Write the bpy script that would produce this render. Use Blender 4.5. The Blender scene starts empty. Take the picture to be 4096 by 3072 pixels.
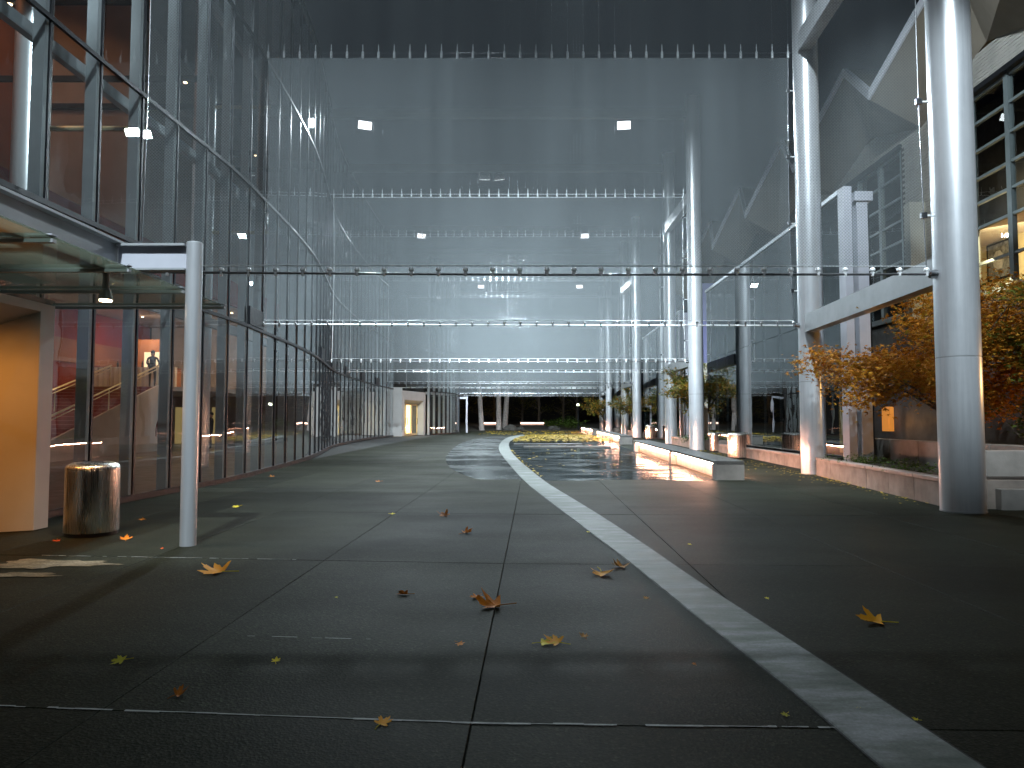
import bpy, math, random
from mathutils import Vector, Matrix
R = math.radians
rnd = random.Random(7)
sc = bpy.context.scene
COL = sc.collection

# ------------------------------------------------------------------ camera
EYE = 1.55
cam_d = bpy.data.cameras.new("camera")
cam_d.sensor_width = 36.0
cam_d.lens = 24.97
cam_d.clip_start = 0.05
cam_d.clip_end = 2000
cam = bpy.data.objects.new("camera", cam_d)
COL.objects.link(cam)
cam.location = (0, 0, EYE)
cam.rotation_euler = (R(90 + 2.93), 0, 0)
sc.camera = cam

# ------------------------------------------------------------------ night sky
world = bpy.data.worlds.new("World")
sc.world = world
world.use_nodes = True
wn, wl = world.node_tree.nodes, world.node_tree.links
bg = wn["Background"]
sky = wn.new("ShaderNodeTexSky")
sky.sky_type = 'NISHITA'
sky.sun_disc = False
sky.sun_elevation = R(-6)
sky.sun_rotation = R(200)
mixw = wn.new("ShaderNodeMix")
mixw.data_type = 'RGBA'
mixw.inputs["Factor"].default_value = 0.997
wl.new(sky.outputs[0], mixw.inputs["A"])
mixw.inputs["B"].default_value = (0.085, 0.105, 0.16, 1)
wl.new(mixw.outputs["Result"], bg.inputs["Color"])
bg.inputs["Strength"].default_value = 0.06

vs = sc.view_settings
vs.view_transform = 'Standard'
vs.look = 'None'
vs.gamma = 1
vs.exposure = 0.0
vs.use_curve_mapping = False
cy = sc.cycles
cy.use_denoising = True
try:
    cy.denoiser = 'OPENIMAGEDENOISE'
    cy.denoising_input_passes = 'RGB_ALBEDO_NORMAL'
except Exception:
    pass
cy.max_bounces = 10
cy.diffuse_bounces = 3
cy.glossy_bounces = 4
cy.transmission_bounces = 4
cy.transparent_max_bounces = 48
cy.sample_clamp_indirect = 4.0
cy.sample_clamp_direct = 0
cy.caustics_reflective = False
cy.caustics_refractive = False
cy.blur_glossy = 0.5

# ------------------------------------------------------------------ flood lights (on the cross beams)
PX = [(7.69, 12.2), (8.63, 20.4), (8.72, 33.6), (9.17, 41.0), (9.54, 54.2), (9.81, 61.7), (10.25, 75.0), (10.47, 82.4)]
COOL = (0.80, 0.93, 1.0)
FW = 0.52
FLOODS = [  # x, y, z, target, watts
    (-3.2, -0.6, 16.0, (-1.0, 15.0, 4.0), 270),
    (4.2, -0.6, 16.0, (5.0, 15.0, 4.0), 270),
    (-6.6, 12.2, 16.0, (-3.0, 20.4, 5.0), 1350),
    (5.4, 12.2, 16.0, (4.5, 20.4, 5.0), 1200),
    (-1.6, 20.4, 16.0, (-2.5, 34.0, 4.5), 3200),
    (-0.7, 20.4, 16.0, (5.0, 34.0, 4.5), 3400),
    (-7.1, 33.6, 16.0, (-2.5, 21, 6.5), 1300),
    (5.4, 33.6, 16.0, (3.5, 21, 6.5), 1300),
    (-1.6, 41.0, 16.0, (-3.0, 55, 4.5), 2600),
    (-0.7, 41.0, 16.0, (5.0, 55, 4.5), 2600),
    (-7.0, 54.2, 16.0, (-2.5, 41.5, 5.5), 1500),
    (5.6, 54.2, 16.0, (4.0, 41.5, 5.5), 1500),
    (0.0, 61.7, 16.0, (-3.0, 75, 4.5), 3200),
    (0.9, 61.7, 16.0, (5.0, 75, 4.5), 3200),
    (-3.3, 75.0, 16.0, (-2.5, 62.5, 5.5), 1700),
    (7.2, 75.0, 16.0, (4.0, 62.5, 5.5), 1700),
]
# added narrow spots at the fixtures, brightening pillars, post, brick wall and glass hall
ADDED_BEAMS = [(4.2, -0.6, (7.9, 12.2, 5.0), 24, 20000), (5.4, 12.2, (8.8, 20.4, 5.5), 26, 2100), (-0.7, 20.4, (9.0, 33.6, 6.0), 24, 13000),
                (-0.7, 20.4, (9.4, 41.0, 7.0), 14, 12000), (-0.7, 41.0, (9.7, 54.2, 6.0), 24, 8000), (0.9, 61.7, (10.4, 75.0, 6.0), 24, 6000),
                (-3.2, -0.6, (-4.05, 8.9, 2.0), 17, 20000), (5.4, 12.2, (14.0, 23.0, 8.5), 54, 5200),
                (-3.2, -0.6, (-8.6, 13.5, 8.8), 44, 5500), (-6.6, 12.2, (-10.2, 23.0, 8.5), 20, 14000),
                (-3.2, -0.6, (-10.2, 14.7, 8.5), 18, 16000)]
def area_light(name, loc, target, watts, color, sx, sy, spread=180):
    d = bpy.data.lights.new(name, 'AREA')
    d.shape = 'RECTANGLE'
    d.size, d.size_y = sx, sy
    d.energy = watts
    d.color = color
    d.spread = R(spread)
    o = bpy.data.objects.new(name, d)
    COL.objects.link(o)
    o.location = loc
    o.rotation_euler = (Vector(target) - Vector(loc)).to_track_quat('-Z', 'Y').to_euler()
    return o

# ------------------------------------------------------------------ materials
MATS = {}
def newmat(name):
    m = bpy.data.materials.new(name)
    m.use_nodes = True
    nt = m.node_tree
    return m, nt.nodes, nt.links, nt.nodes["Principled BSDF"], nt.nodes["Material Output"]
def coords(n, l, scale=(1, 1, 1), kind="Object"):
    tc = n.new("ShaderNodeTexCoord")
    mp = n.new("ShaderNodeMapping")
    mp.inputs["Scale"].default_value = scale
    l.new(tc.outputs[kind], mp.inputs["Vector"])
    return mp.outputs["Vector"]
def wcoords(n, l, scale=(1, 1, 1)):
    g = n.new("ShaderNodeNewGeometry")
    mp = n.new("ShaderNodeMapping")
    mp.inputs["Scale"].default_value = scale
    l.new(g.outputs["Position"], mp.inputs["Vector"])
    return mp.outputs["Vector"]
def noise(n, l, vec, scale, detail=4, rough=0.55):
    t = n.new("ShaderNodeTexNoise")
    t.inputs["Scale"].default_value = scale
    t.inputs["Detail"].default_value = detail
    t.inputs["Roughness"].default_value = rough
    if vec is not None:
        l.new(vec, t.inputs["Vector"])
    return t.outputs["Fac"]
def ramp(n, l, fac, stops):
    r = n.new("ShaderNodeValToRGB")
    e = r.color_ramp.elements
    while len(e) < len(stops):
        e.new(0.5)
    for k, (p, c) in enumerate(stops):
        e[k].position = p
        e[k].color = (c[0], c[1], c[2], 1) if not isinstance(c, (int, float)) else (c, c, c, 1)
    l.new(fac, r.inputs["Fac"])
    return r.outputs["Color"]
def maprange(n, l, v, a, b, c, d):
    m = n.new("ShaderNodeMapRange")
    m.inputs[1].default_value, m.inputs[2].default_value = a, b
    m.inputs[3].default_value, m.inputs[4].default_value = c, d
    l.new(v, m.inputs[0])
    return m.outputs[0]
def bump(n, l, h, strength, dist, bsdf):
    b = n.new("ShaderNodeBump")
    b.inputs["Strength"].default_value = strength
    b.inputs["Distance"].default_value = dist
    l.new(h, b.inputs["Height"])
    l.new(b.outputs["Normal"], bsdf.inputs["Normal"])
def mathn(n, l, op, a, b=None):
    m = n.new("ShaderNodeMath")
    m.operation = op
    for k, v in ((0, a), (1, b)):
        if v is None:
            continue
        if isinstance(v, (int, float)):
            m.inputs[k].default_value = v
        else:
            l.new(v, m.inputs[k])
    return m.outputs[0]

def simple(name, col, rough=0.5, metal=0.0, var=0.15, scale=3.0, spec=0.5, bmp=0.0, world_space=True, aniso=0):
    m, n, l, p, o = newmat(name)
    v = wcoords(n, l) if world_space else coords(n, l)
    f = noise(n, l, v, scale, 5)
    lo = [c * (1 - var) for c in col]
    hi = [min(1, c * (1 + var)) for c in col]
    l.new(ramp(n, l, f, [(0.3, lo), (0.7, hi)]), p.inputs["Base Color"])
    f2 = noise(n, l, v, scale * 2.7, 4)
    rv = 0.04 if metal > 0.5 else 0.2
    l.new(maprange(n, l, f2, 0.3, 0.7, max(0.02, rough * (1 - rv)), min(1, rough * (1 + rv))), p.inputs["Roughness"])
    p.inputs["Metallic"].default_value = metal
    p.inputs["Specular IOR Level"].default_value = spec
    if bmp:
        bump(n, l, noise(n, l, v, scale * 14, 4), bmp, 0.01, p)
    MATS[name] = m
    return m
def emit(name, col, strength):
    m, n, l, p, o = newmat(name)
    p.inputs["Base Color"].default_value = (*[c * 0.5 for c in col], 1)
    p.inputs["Emission Color"].default_value = (*col, 1)
    p.inputs["Emission Strength"].default_value = strength
    MATS[name] = m
    return m

def mat_paving():
    m, n, l, p, o = newmat("paving")
    v = wcoords(n, l)
    big = noise(n, l, v, 0.5, 5, 0.6)
    fine = noise(n, l, v, 55, 3, 0.7)
    vor = n.new("ShaderNodeTexVoronoi")
    vor.inputs["Scale"].default_value = 66
    l.new(v, vor.inputs["Vector"])
    oi = n.new("ShaderNodeObjectInfo")
    c1 = ramp(n, l, fine, [(0.30, (0.0135, 0.0145, 0.0105)), (0.5, (0.0255, 0.0270, 0.0200)), (0.66, (0.038, 0.040, 0.030)), (0.8, (0.10, 0.10, 0.09))])
    mul = n.new("ShaderNodeMix"); mul.data_type = 'RGBA'; mul.blend_type = 'MULTIPLY'; mul.inputs["Factor"].default_value = 1
    l.new(c1, mul.inputs["A"])
    l.new(ramp(n, l, big, [(0.34, 0.68), (0.5, 0.95), (0.68, 1.15)]), mul.inputs["B"])
    mul2 = n.new("ShaderNodeMix"); mul2.data_type = 'RGBA'; mul2.blend_type = 'MULTIPLY'; mul2.inputs["Factor"].default_value = 1
    l.new(mul.outputs["Result"], mul2.inputs["A"])
    l.new(ramp(n, l, oi.outputs["Random"], [(0.0, 0.74), (1.0, 1.12)]), mul2.inputs["B"])
    agg = n.new("ShaderNodeMix"); agg.data_type = 'RGBA'; agg.blend_type = 'MULTIPLY'; agg.inputs["Factor"].default_value = 1
    l.new(mul2.outputs["Result"], agg.inputs["A"])
    sepc = n.new("ShaderNodeSeparateColor"); l.new(vor.outputs["Color"], sepc.inputs[0])
    l.new(ramp(n, l, sepc.outputs[0], [(0.0, (0.70, 0.72, 0.66)), (0.6, (1.0, 1.0, 0.95)), (0.9, (1.25, 1.25, 1.12)), (1.0, (1.8, 1.8, 1.65))]), agg.inputs["B"])
    l.new(agg.outputs["Result"], p.inputs["Base Color"])
    wet = noise(n, l, wcoords(n, l, (0.45, 0.9, 1)), 0.9, 5, 0.55)
    w = maprange(n, l, wet, 0.36, 0.64, 0.50, 0.58)
    rr = mathn(n, l, 'ADD', w, maprange(n, l, fine, 0.3, 0.7, -0.05, 0.08))
    l.new(rr, p.inputs["Roughness"])
    p.inputs["Specular IOR Level"].default_value = 0.022
    h = mathn(n, l, 'ADD', fine, mathn(n, l, 'MULTIPLY', vor.outputs["Distance"], 0.8))
    bump(n, l, h, 0.35, 0.006, p)
    MATS["paving"] = m
mat_paving()

def mat_band():
    m, n, l, p, o = newmat("pale_stone")
    v = wcoords(n, l, (0.6, 1.8, 1))
    f = noise(n, l, v, 2.2, 6, 0.65)
    g = noise(n, l, wcoords(n, l), 60, 3, 0.6)
    c = ramp(n, l, f, [(0.36, (0.10, 0.118, 0.105)), (0.50, (0.175, 0.192, 0.18)), (0.64, (0.30, 0.315, 0.325))])
    mul = n.new("ShaderNodeMix"); mul.data_type = 'RGBA'; mul.blend_type = 'MULTIPLY'; mul.inputs["Factor"].default_value = 1
    l.new(c, mul.inputs["A"]); l.new(ramp(n, l, g, [(0.3, 0.8), (0.7, 1.1)]), mul.inputs["B"])
    l.new(mul.outputs["Result"], p.inputs["Base Color"])
    l.new(maprange(n, l, f, 0.35, 0.65, 0.42, 0.6), p.inputs["Roughness"])
    p.inputs["Specular IOR Level"].default_value = 0.06
    bump(n, l, g, 0.2, 0.004, p)
    MATS["pale_stone"] = m
mat_band()

def mat_wet(name, col, r0, r1, bs, sx, sy, g0=0.10, g1=0.42):
    m, n, l, p, o = newmat(name)
    n.remove(p)
    v = wcoords(n, l, (sx, sy, 1))
    f = noise(n, l, v, 1.0, 6, 0.6)
    fine = noise(n, l, wcoords(n, l), 40, 3, 0.6)
    g = noise(n, l, wcoords(n, l, (1.2, 5, 1)), 1.6, 3, 0.5)
    d = n.new("ShaderNodeBsdfDiffuse")
    mul = n.new("ShaderNodeMix"); mul.data_type = 'RGBA'; mul.blend_type = 'MULTIPLY'; mul.inputs["Factor"].default_value = 1
    l.new(ramp(n, l, f, [(0.38, [c * 0.75 for c in col]), (0.62, [c * 1.35 for c in col])]), mul.inputs["A"])
    l.new(ramp(n, l, fine, [(0.3, 0.6), (0.7, 1.3)]), mul.inputs["B"])
    l.new(mul.outputs["Result"], d.inputs["Color"])
    gl = n.new("ShaderNodeBsdfGlossy")
    gl.inputs["Color"].default_value = (0.92, 0.96, 0.97, 1)
    l.new(maprange(n, l, f, 0.42, 0.60, r0, r1), gl.inputs["Roughness"])
    b = n.new("ShaderNodeBump"); b.inputs["Strength"].default_value = bs; b.inputs["Distance"].default_value = 0.02
    l.new(g, b.inputs["Height"]); l.new(b.outputs[0], gl.inputs["Normal"])
    lw = n.new("ShaderNodeLayerWeight"); lw.inputs["Blend"].default_value = 0.5
    fac = mathn(n, l, 'MULTIPLY', maprange(n, l, f, 0.36, 0.60, g1, g0), maprange(n, l, lw.outputs["Facing"], 0.3, 0.95, 0.12, 1.0))
    mo = n.new("ShaderNodeMixShader")
    l.new(fac, mo.inputs[0]); l.new(d.outputs[0], mo.inputs[1]); l.new(gl.outputs[0], mo.inputs[2])
    l.new(mo.outputs[0], o.inputs["Surface"])
    MATS[name] = m
mat_wet("pool_wet", (0.016, 0.020, 0.021), 0.05, 0.26, 0.16, 0.5, 0.9, 0.08, 0.36)
mat_wet("film_wet", (0.026, 0.028, 0.027), 0.16, 0.34, 0.08, 0.4, 0.7, 0.10, 0.24)
mat_wet("puddle", (0.20, 0.17, 0.12), 0.3, 0.5, 0.03, 6, 9, 0.02, 0.06)  # pale colour holds the light pattern on the paving

def mat_scrim():
    m, n, l, p, o = newmat("metal_mesh")
    n.remove(p)
    v = coords(n, l)
    # diagonal weave: two crossed waves on the panel's own metres
    sep = n.new("ShaderNodeSeparateXYZ"); l.new(v, sep.inputs[0])
    a = mathn(n, l, 'ADD', sep.outputs["X"], sep.outputs["Z"])
    b = mathn(n, l, 'SUBTRACT', sep.outputs["X"], sep.outputs["Z"])
    wv = noise(n, l, v, 1.2, 3, 0.5)
    a2 = mathn(n, l, 'SINE', mathn(n, l, 'ADD', mathn(n, l, 'MULTIPLY', a, 112.0), mathn(n, l, 'MULTIPLY', wv, 5.0)))
    b2 = mathn(n, l, 'SINE', mathn(n, l, 'ADD', mathn(n, l, 'MULTIPLY', b, 112.0), mathn(n, l, 'MULTIPLY', wv, -5.0)))
    weave = mathn(n, l, 'MULTIPLY', mathn(n, l, 'ADD', a2, b2), 0.21)
    c2 = mathn(n, l, 'SINE', mathn(n, l, 'ADD', mathn(n, l, 'MULTIPLY', a, 54.0), mathn(n, l, 'MULTIPLY', wv, 9.0)))
    d2 = mathn(n, l, 'SINE', mathn(n, l, 'ADD', mathn(n, l, 'MULTIPLY', b, 54.0), mathn(n, l, 'MULTIPLY', wv, -9.0)))
    patch = maprange(n, l, noise(n, l, v, 0.45, 3, 0.6), 0.40, 0.62, 0.03, 0.20)
    weave = mathn(n, l, 'ADD', weave, mathn(n, l, 'MULTIPLY', mathn(n, l, 'MULTIPLY', c2, d2), patch))
    streak = noise(n, l, coords(n, l, (1.1, 1, 0.03)), 1.3, 4, 0.6)
    st = maprange(n, l, streak, 0.3, 0.7, 0.80, 1.20)
    fac = mathn(n, l, 'MULTIPLY', mathn(n, l, 'MULTIPLY', mathn(n, l, 'ADD', weave, 1.0), st), 0.335)
    d = n.new("ShaderNodeBsdfDiffuse"); d.inputs["Color"].default_value = (0.21, 0.236, 0.25, 1)
    t = n.new("ShaderNodeBsdfTranslucent"); t.inputs["Color"].default_value = (0.21, 0.236, 0.25, 1)
    mx = n.new("ShaderNodeMixShader"); mx.inputs[0].default_value = 0.45
    l.new(d.outputs[0], mx.inputs[1]); l.new(t.outputs[0], mx.inputs[2])
    tr = n.new("ShaderNodeBsdfTransparent")
    mo = n.new("ShaderNodeMixShader")
    l.new(fac, mo.inputs[0]); l.new(tr.outputs[0], mo.inputs[1]); l.new(mx.outputs[0], mo.inputs[2])
    l.new(mo.outputs[0], o.inputs["Surface"])
    MATS["metal_mesh"] = m
mat_scrim()

def mat_glass(name, tint, rough=0.0, ior=1.5, boost=1.0, wav=0.02, dust=0.0, dcol=(0.6, 0.62, 0.62)):
    m, n, l, p, o = newmat(name)
    n.remove(p)
    geo = n.new("ShaderNodeNewGeometry")
    dt = n.new("ShaderNodeVectorMath"); dt.operation = 'DOT_PRODUCT'
    l.new(geo.outputs["Incoming"], dt.inputs[0]); l.new(geo.outputs["Normal"], dt.inputs[1])
    ca = mathn(n, l, 'ABSOLUTE', dt.outputs["Value"])
    sch = mathn(n, l, 'POWER', mathn(n, l, 'SUBTRACT', 1.0, ca), 5.0)
    frs = mathn(n, l, 'ADD', mathn(n, l, 'MULTIPLY', sch, 0.96), 0.04)
    fac = mathn(n, l, 'MINIMUM', mathn(n, l, 'MULTIPLY', frs, boost), 1.0)
    tr = n.new("ShaderNodeBsdfTransparent"); tr.inputs["Color"].default_value = (*tint, 1)
    gl = n.new("ShaderNodeBsdfGlossy"); gl.inputs["Roughness"].default_value = rough
    gl.inputs["Color"].default_value = (0.92, 0.95, 0.96, 1)
    b = n.new("ShaderNodeBump"); b.inputs["Strength"].default_value = wav; b.inputs["Distance"].default_value = 0.3
    l.new(noise(n, l, wcoords(n, l), 0.7, 2), b.inputs["Height"])
    l.new(b.outputs[0], gl.inputs["Normal"])
    mo = n.new("ShaderNodeMixShader")
    l.new(fac, mo.inputs[0]); l.new(tr.outputs[0], mo.inputs[1]); l.new(gl.outputs[0], mo.inputs[2])
    df = n.new("ShaderNodeBsdfDiffuse"); df.inputs["Color"].default_value = (*dcol, 1)
    tl = n.new("ShaderNodeBsdfTranslucent"); tl.inputs["Color"].default_value = (*dcol, 1)
    m2 = n.new("ShaderNodeMixShader"); m2.inputs[0].default_value = 0.5
    l.new(df.outputs[0], m2.inputs[1]); l.new(tl.outputs[0], m2.inputs[2])
    m3 = n.new("ShaderNodeMixShader"); m3.inputs[0].default_value = dust
    l.new(mo.outputs[0], m3.inputs[1]); l.new(m2.outputs[0], m3.inputs[2])
    l.new(m3.outputs[0], o.inputs["Surface"])
    MATS[name] = m
mat_glass("clear_glass", (0.78, 0.81, 0.80), boost=1.9, wav=0.012, dust=0.05)
mat_glass("dark_glass", (0.16, 0.19, 0.20), boost=1.9, wav=0.012)
mat_glass("canopy_glass", (0.62, 0.68, 0.62), rough=0.08, boost=1.5, dust=0.20, dcol=(0.40, 0.42, 0.34))
mat_glass("window_glass", (0.75, 0.78, 0.78), boost=1.6)

def mat_leaf(name, stops, trans=0.35, rough=0.5, pos_scale=1.4):
    m, n, l, p, o = newmat(name)
    v = wcoords(n, l)
    f = noise(n, l, v, pos_scale, 4, 0.75)
    g = n.new("ShaderNodeNewGeometry")
    mixf = mathn(n, l, 'ADD', mathn(n, l, 'MULTIPLY', f, 0.65), mathn(n, l, 'MULTIPLY', g.outputs["Random Per Island"], 0.35))
    c = ramp(n, l, mixf, stops)
    l.new(c, p.inputs["Base Color"])
    p.inputs["Roughness"].default_value = rough
    p.inputs["Specular IOR Level"].default_value = 0.12
    t = n.new("ShaderNodeBsdfTranslucent"); l.new(c, t.inputs["Color"])
    mo = n.new("ShaderNodeMixShader"); mo.inputs[0].default_value = trans
    l.new(p.outputs[0], mo.inputs[1]); l.new(t.outputs[0], mo.inputs[2])
    l.new(mo.outputs[0], o.inputs["Surface"])
    MATS[name] = m
mat_leaf("maple_orange", [(0.25, (0.12, 0.04, 0.010)), (0.42, (0.42, 0.15, 0.015)), (0.58, (0.50, 0.225, 0.022)), (0.75, (0.24, 0.21, 0.03))])
mat_leaf("maple_green", [(0.25, (0.06, 0.09, 0.015)), (0.5, (0.16, 0.17, 0.03)), (0.62, (0.42, 0.2, 0.03)), (0.8, (0.5, 0.26, 0.03))])
mat_leaf("shrub_green", [(0.25, (0.03, 0.06, 0.012)), (0.6, (0.08, 0.13, 0.02)), (0.85, (0.16, 0.19, 0.04))])
mat_leaf("far_leaves", [(0.25, (0.05, 0.06, 0.012)), (0.5, (0.13, 0.13, 0.02)), (0.8, (0.26, 0.18, 0.03))])
mat_leaf("litter", [(0.3, (0.30, 0.19, 0.02)), (0.55, (0.55, 0.40, 0.03)), (0.8, (0.48, 0.28, 0.03))], trans=0.1)
LEAFC = {
    "gold": [(0.3, (0.68, 0.26, 0.018)), (0.5, (0.85, 0.41, 0.030)), (0.75, (0.83, 0.31, 0.024))],
    "orange": [(0.3, (0.45, 0.13, 0.014)), (0.5, (0.75, 0.26, 0.024)), (0.75, (0.60, 0.18, 0.018))],
    "brown": [(0.3, (0.15, 0.04, 0.014)), (0.5, (0.51, 0.18, 0.024)), (0.75, (0.33, 0.11, 0.018))],
    "tan": [(0.3, (0.52, 0.24, 0.060)), (0.5, (0.78, 0.41, 0.108)), (0.75, (0.63, 0.29, 0.072))],
    "yellow": [(0.3, (0.63, 0.49, 0.024)), (0.5, (0.83, 0.66, 0.036)), (0.75, (0.51, 0.48, 0.036))],
    "green": [(0.3, (0.24, 0.22, 0.018)), (0.5, (0.39, 0.36, 0.024)), (0.75, (0.30, 0.30, 0.024))],
    "red": [(0.3, (0.30, 0.04, 0.014)), (0.5, (0.54, 0.09, 0.024)), (0.75, (0.42, 0.08, 0.024))],
}
for k, st in LEAFC.items():
    mat_leaf("leaf_" + k, st, trans=0.08, rough=0.6, pos_scale=14)

simple("silver_paint", (0.74, 0.76, 0.79), 0.30, 0.55, 0.05, 1.2)
simple("bright_fitting", (0.88, 0.90, 0.92), 0.3, 0.25, 0.05, 8)
def mat_silver():
    m, n, l, p, o = newmat("silver_paint")
    f = noise(n, l, coords(n, l, (5, 5, 0.25)), 2.0, 5, 0.6)
    g = noise(n, l, wcoords(n, l), 1.1, 4, 0.6)
    mx = mathn(n, l, 'ADD', mathn(n, l, 'MULTIPLY', f, 0.6), mathn(n, l, 'MULTIPLY', g, 0.4))
    l.new(ramp(n, l, mx, [(0.34, (0.50, 0.52, 0.55)), (0.5, (0.62, 0.64, 0.67)), (0.66, (0.68, 0.70, 0.73))]), p.inputs["Base Color"])
    p.inputs["Metallic"].default_value = 0.55
    l.new(maprange(n, l, mx, 0.35, 0.65, 0.335, 0.285), p.inputs["Roughness"])
    MATS["silver_paint"] = m
mat_silver()
simple("steel", (0.55, 0.57, 0.60), 0.25, 1.0, 0.1, 8)
simple("grey_steel", (0.34, 0.355, 0.37), 0.42, 0.3, 0.1, 2)
simple("dark_steel", (0.14, 0.145, 0.15), 0.5, 0.2, 0.1, 2)
simple("fin_steel", (0.52, 0.56, 0.60), 0.5, 0.15, 0.08, 2)
simple("white_steel", (0.40, 0.41, 0.46), 0.5, 0.0, 0.08, 2)
simple("black_metal", (0.012, 0.014, 0.018), 0.4, 0.3, 0.2, 3)
simple("dark_cable", (0.20, 0.20, 0.21), 0.35, 0.9, 0.2, 20)
simple("joint", (0.012, 0.012, 0.011), 0.8, 0, 0.2, 8)
simple("pale_joint", (0.24, 0.25, 0.24), 0.7, 0, 0.35, 12)
simple("white_panel", (0.46, 0.46, 0.45), 0.45, 0.0, 0.06, 1.5)
simple("concrete", (0.22, 0.205, 0.19), 0.65, 0, 0.22, 2.2, bmp=0.25)
simple("wet_concrete", (0.09, 0.087, 0.083), 0.32, 0, 0.3, 2.4, bmp=0.2)
simple("planter_stone", (0.22, 0.185, 0.16), 0.6, 0, 0.28, 2.6, bmp=0.25)
simple("planter_cap", (0.25, 0.19, 0.165), 0.5, 0, 0.2, 3, bmp=0.2)
simple("soil", (0.035, 0.025, 0.018), 0.95, 0, 0.4, 9, bmp=0.6)
simple("bark", (0.10, 0.075, 0.055), 0.85, 0, 0.35, 12, bmp=0.6)
simple("pale_bark", (0.30, 0.27, 0.25), 0.85, 0, 0.35, 7, bmp=0.5)
simple("brick_cream", (0.46, 0.44, 0.40), 0.75, 0, 0.12, 1.5)
simple("mortar", (0.09, 0.085, 0.075), 0.9, 0, 0.15, 9)
simple("roof_concrete", (0.25, 0.215, 0.17), 0.8, 0, 0.12, 0.8, bmp=0.1)
simple("fascia_white", (0.80, 0.82, 0.88), 0.6, 0, 0.08, 1.4)
simple("dark_wall", (0.10, 0.085, 0.075), 0.7, 0, 0.25, 1.4, bmp=0.2)
simple("window_steel", (0.20, 0.24, 0.245), 0.5, 0.2, 0.1, 2)
simple("dark_room", (0.02, 0.02, 0.02), 0.9, 0, 0.2, 1)
simple("lobby_red", (0.30, 0.035, 0.025), 0.6, 0, 0.2, 0.5)
simple("lobby_wood", (0.36, 0.145, 0.06), 0.55, 0, 0.25, 0.35)
simple("lobby_floor", (0.16, 0.10, 0.075), 0.35, 0, 0.2, 1)
simple("lobby_plaster", (0.42, 0.36, 0.32), 0.7, 0, 0.1, 1)
simple("stair_red", (0.22, 0.04, 0.035), 0.7, 0, 0.2, 3)
simple("tread_edge", (0.5, 0.3, 0.24), 0.6, 0, 0.1, 3)
simple("rail_brass", (0.66, 0.56, 0.34), 0.3, 0.6, 0.1, 3)
simple("cloth_white", (0.72, 0.66, 0.58), 0.8, 0, 0.06, 5)
simple("dark_cloth", (0.012, 0.012, 0.016), 0.85, 0, 0.3, 5)
simple("maroon_cloth", (0.12, 0.02, 0.02), 0.85, 0, 0.3, 5)
simple("skin", (0.42, 0.24, 0.17), 0.55, 0, 0.08, 8)
simple("hair", (0.02, 0.014, 0.01), 0.6, 0, 0.2, 20)
simple("room_yellow", (0.70, 0.60, 0.36), 0.8, 0, 0.05, 1)
simple("picture_grey", (0.20, 0.20, 0.20), 0.5, 0, 0.7, 7)
simple("picture_pale", (0.5, 0.48, 0.45), 0.5, 0, 0.3, 9)
simple("lavender", (0.22, 0.23, 0.42), 0.7, 0, 0.08, 1)
simple("cream_wall", (0.55, 0.52, 0.44), 0.7, 0, 0.08, 1)
simple("earth", (0.045, 0.04, 0.03), 0.9, 0, 0.3, 1.5, bmp=0.3)
simple("rock", (0.06, 0.058, 0.052), 0.8, 0, 0.3, 2.5, bmp=0.5)
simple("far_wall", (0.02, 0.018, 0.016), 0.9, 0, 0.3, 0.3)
simple("door_white", (0.62, 0.60, 0.55), 0.5, 0, 0.05, 2)

def mat_brushed():
    m, n, l, p, o = newmat("brushed_steel")
    v = coords(n, l, (9, 9, 0.15))
    f = noise(n, l, v, 6, 4, 0.7)
    l.new(ramp(n, l, f, [(0.3, (0.60, 0.58, 0.55)), (0.7, (0.82, 0.80, 0.76))]), p.inputs["Base Color"])
    p.inputs["Metallic"].default_value = 1
    l.new(maprange(n, l, f, 0.3, 0.7, 0.18, 0.38), p.inputs["Roughness"])
    p.inputs["Anisotropic"].default_value = 0.75
    bump(n, l, f, 0.06, 0.004, p)
    MATS["brushed_steel"] = m
mat_brushed()
emit("flood_lens", (0.92, 0.97, 1.0), 9.0)
emit("led_pink", (1.0, 0.46, 0.29), 420.0)
emit("warm_lamp", (1.0, 0.72, 0.42), 30.0)
emit("downlight", (1.0, 0.70, 0.40), 14.0)
emit("sconce_amber", (1.0, 0.36, 0.06), 0.55)
emit("lit_curtain", (1.0, 0.72, 0.28), 0.30)
emit("door_glow", (1.0, 0.74, 0.32), 4.5)
emit("far_white", (0.9, 1.0, 0.7), 8.0)

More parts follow.
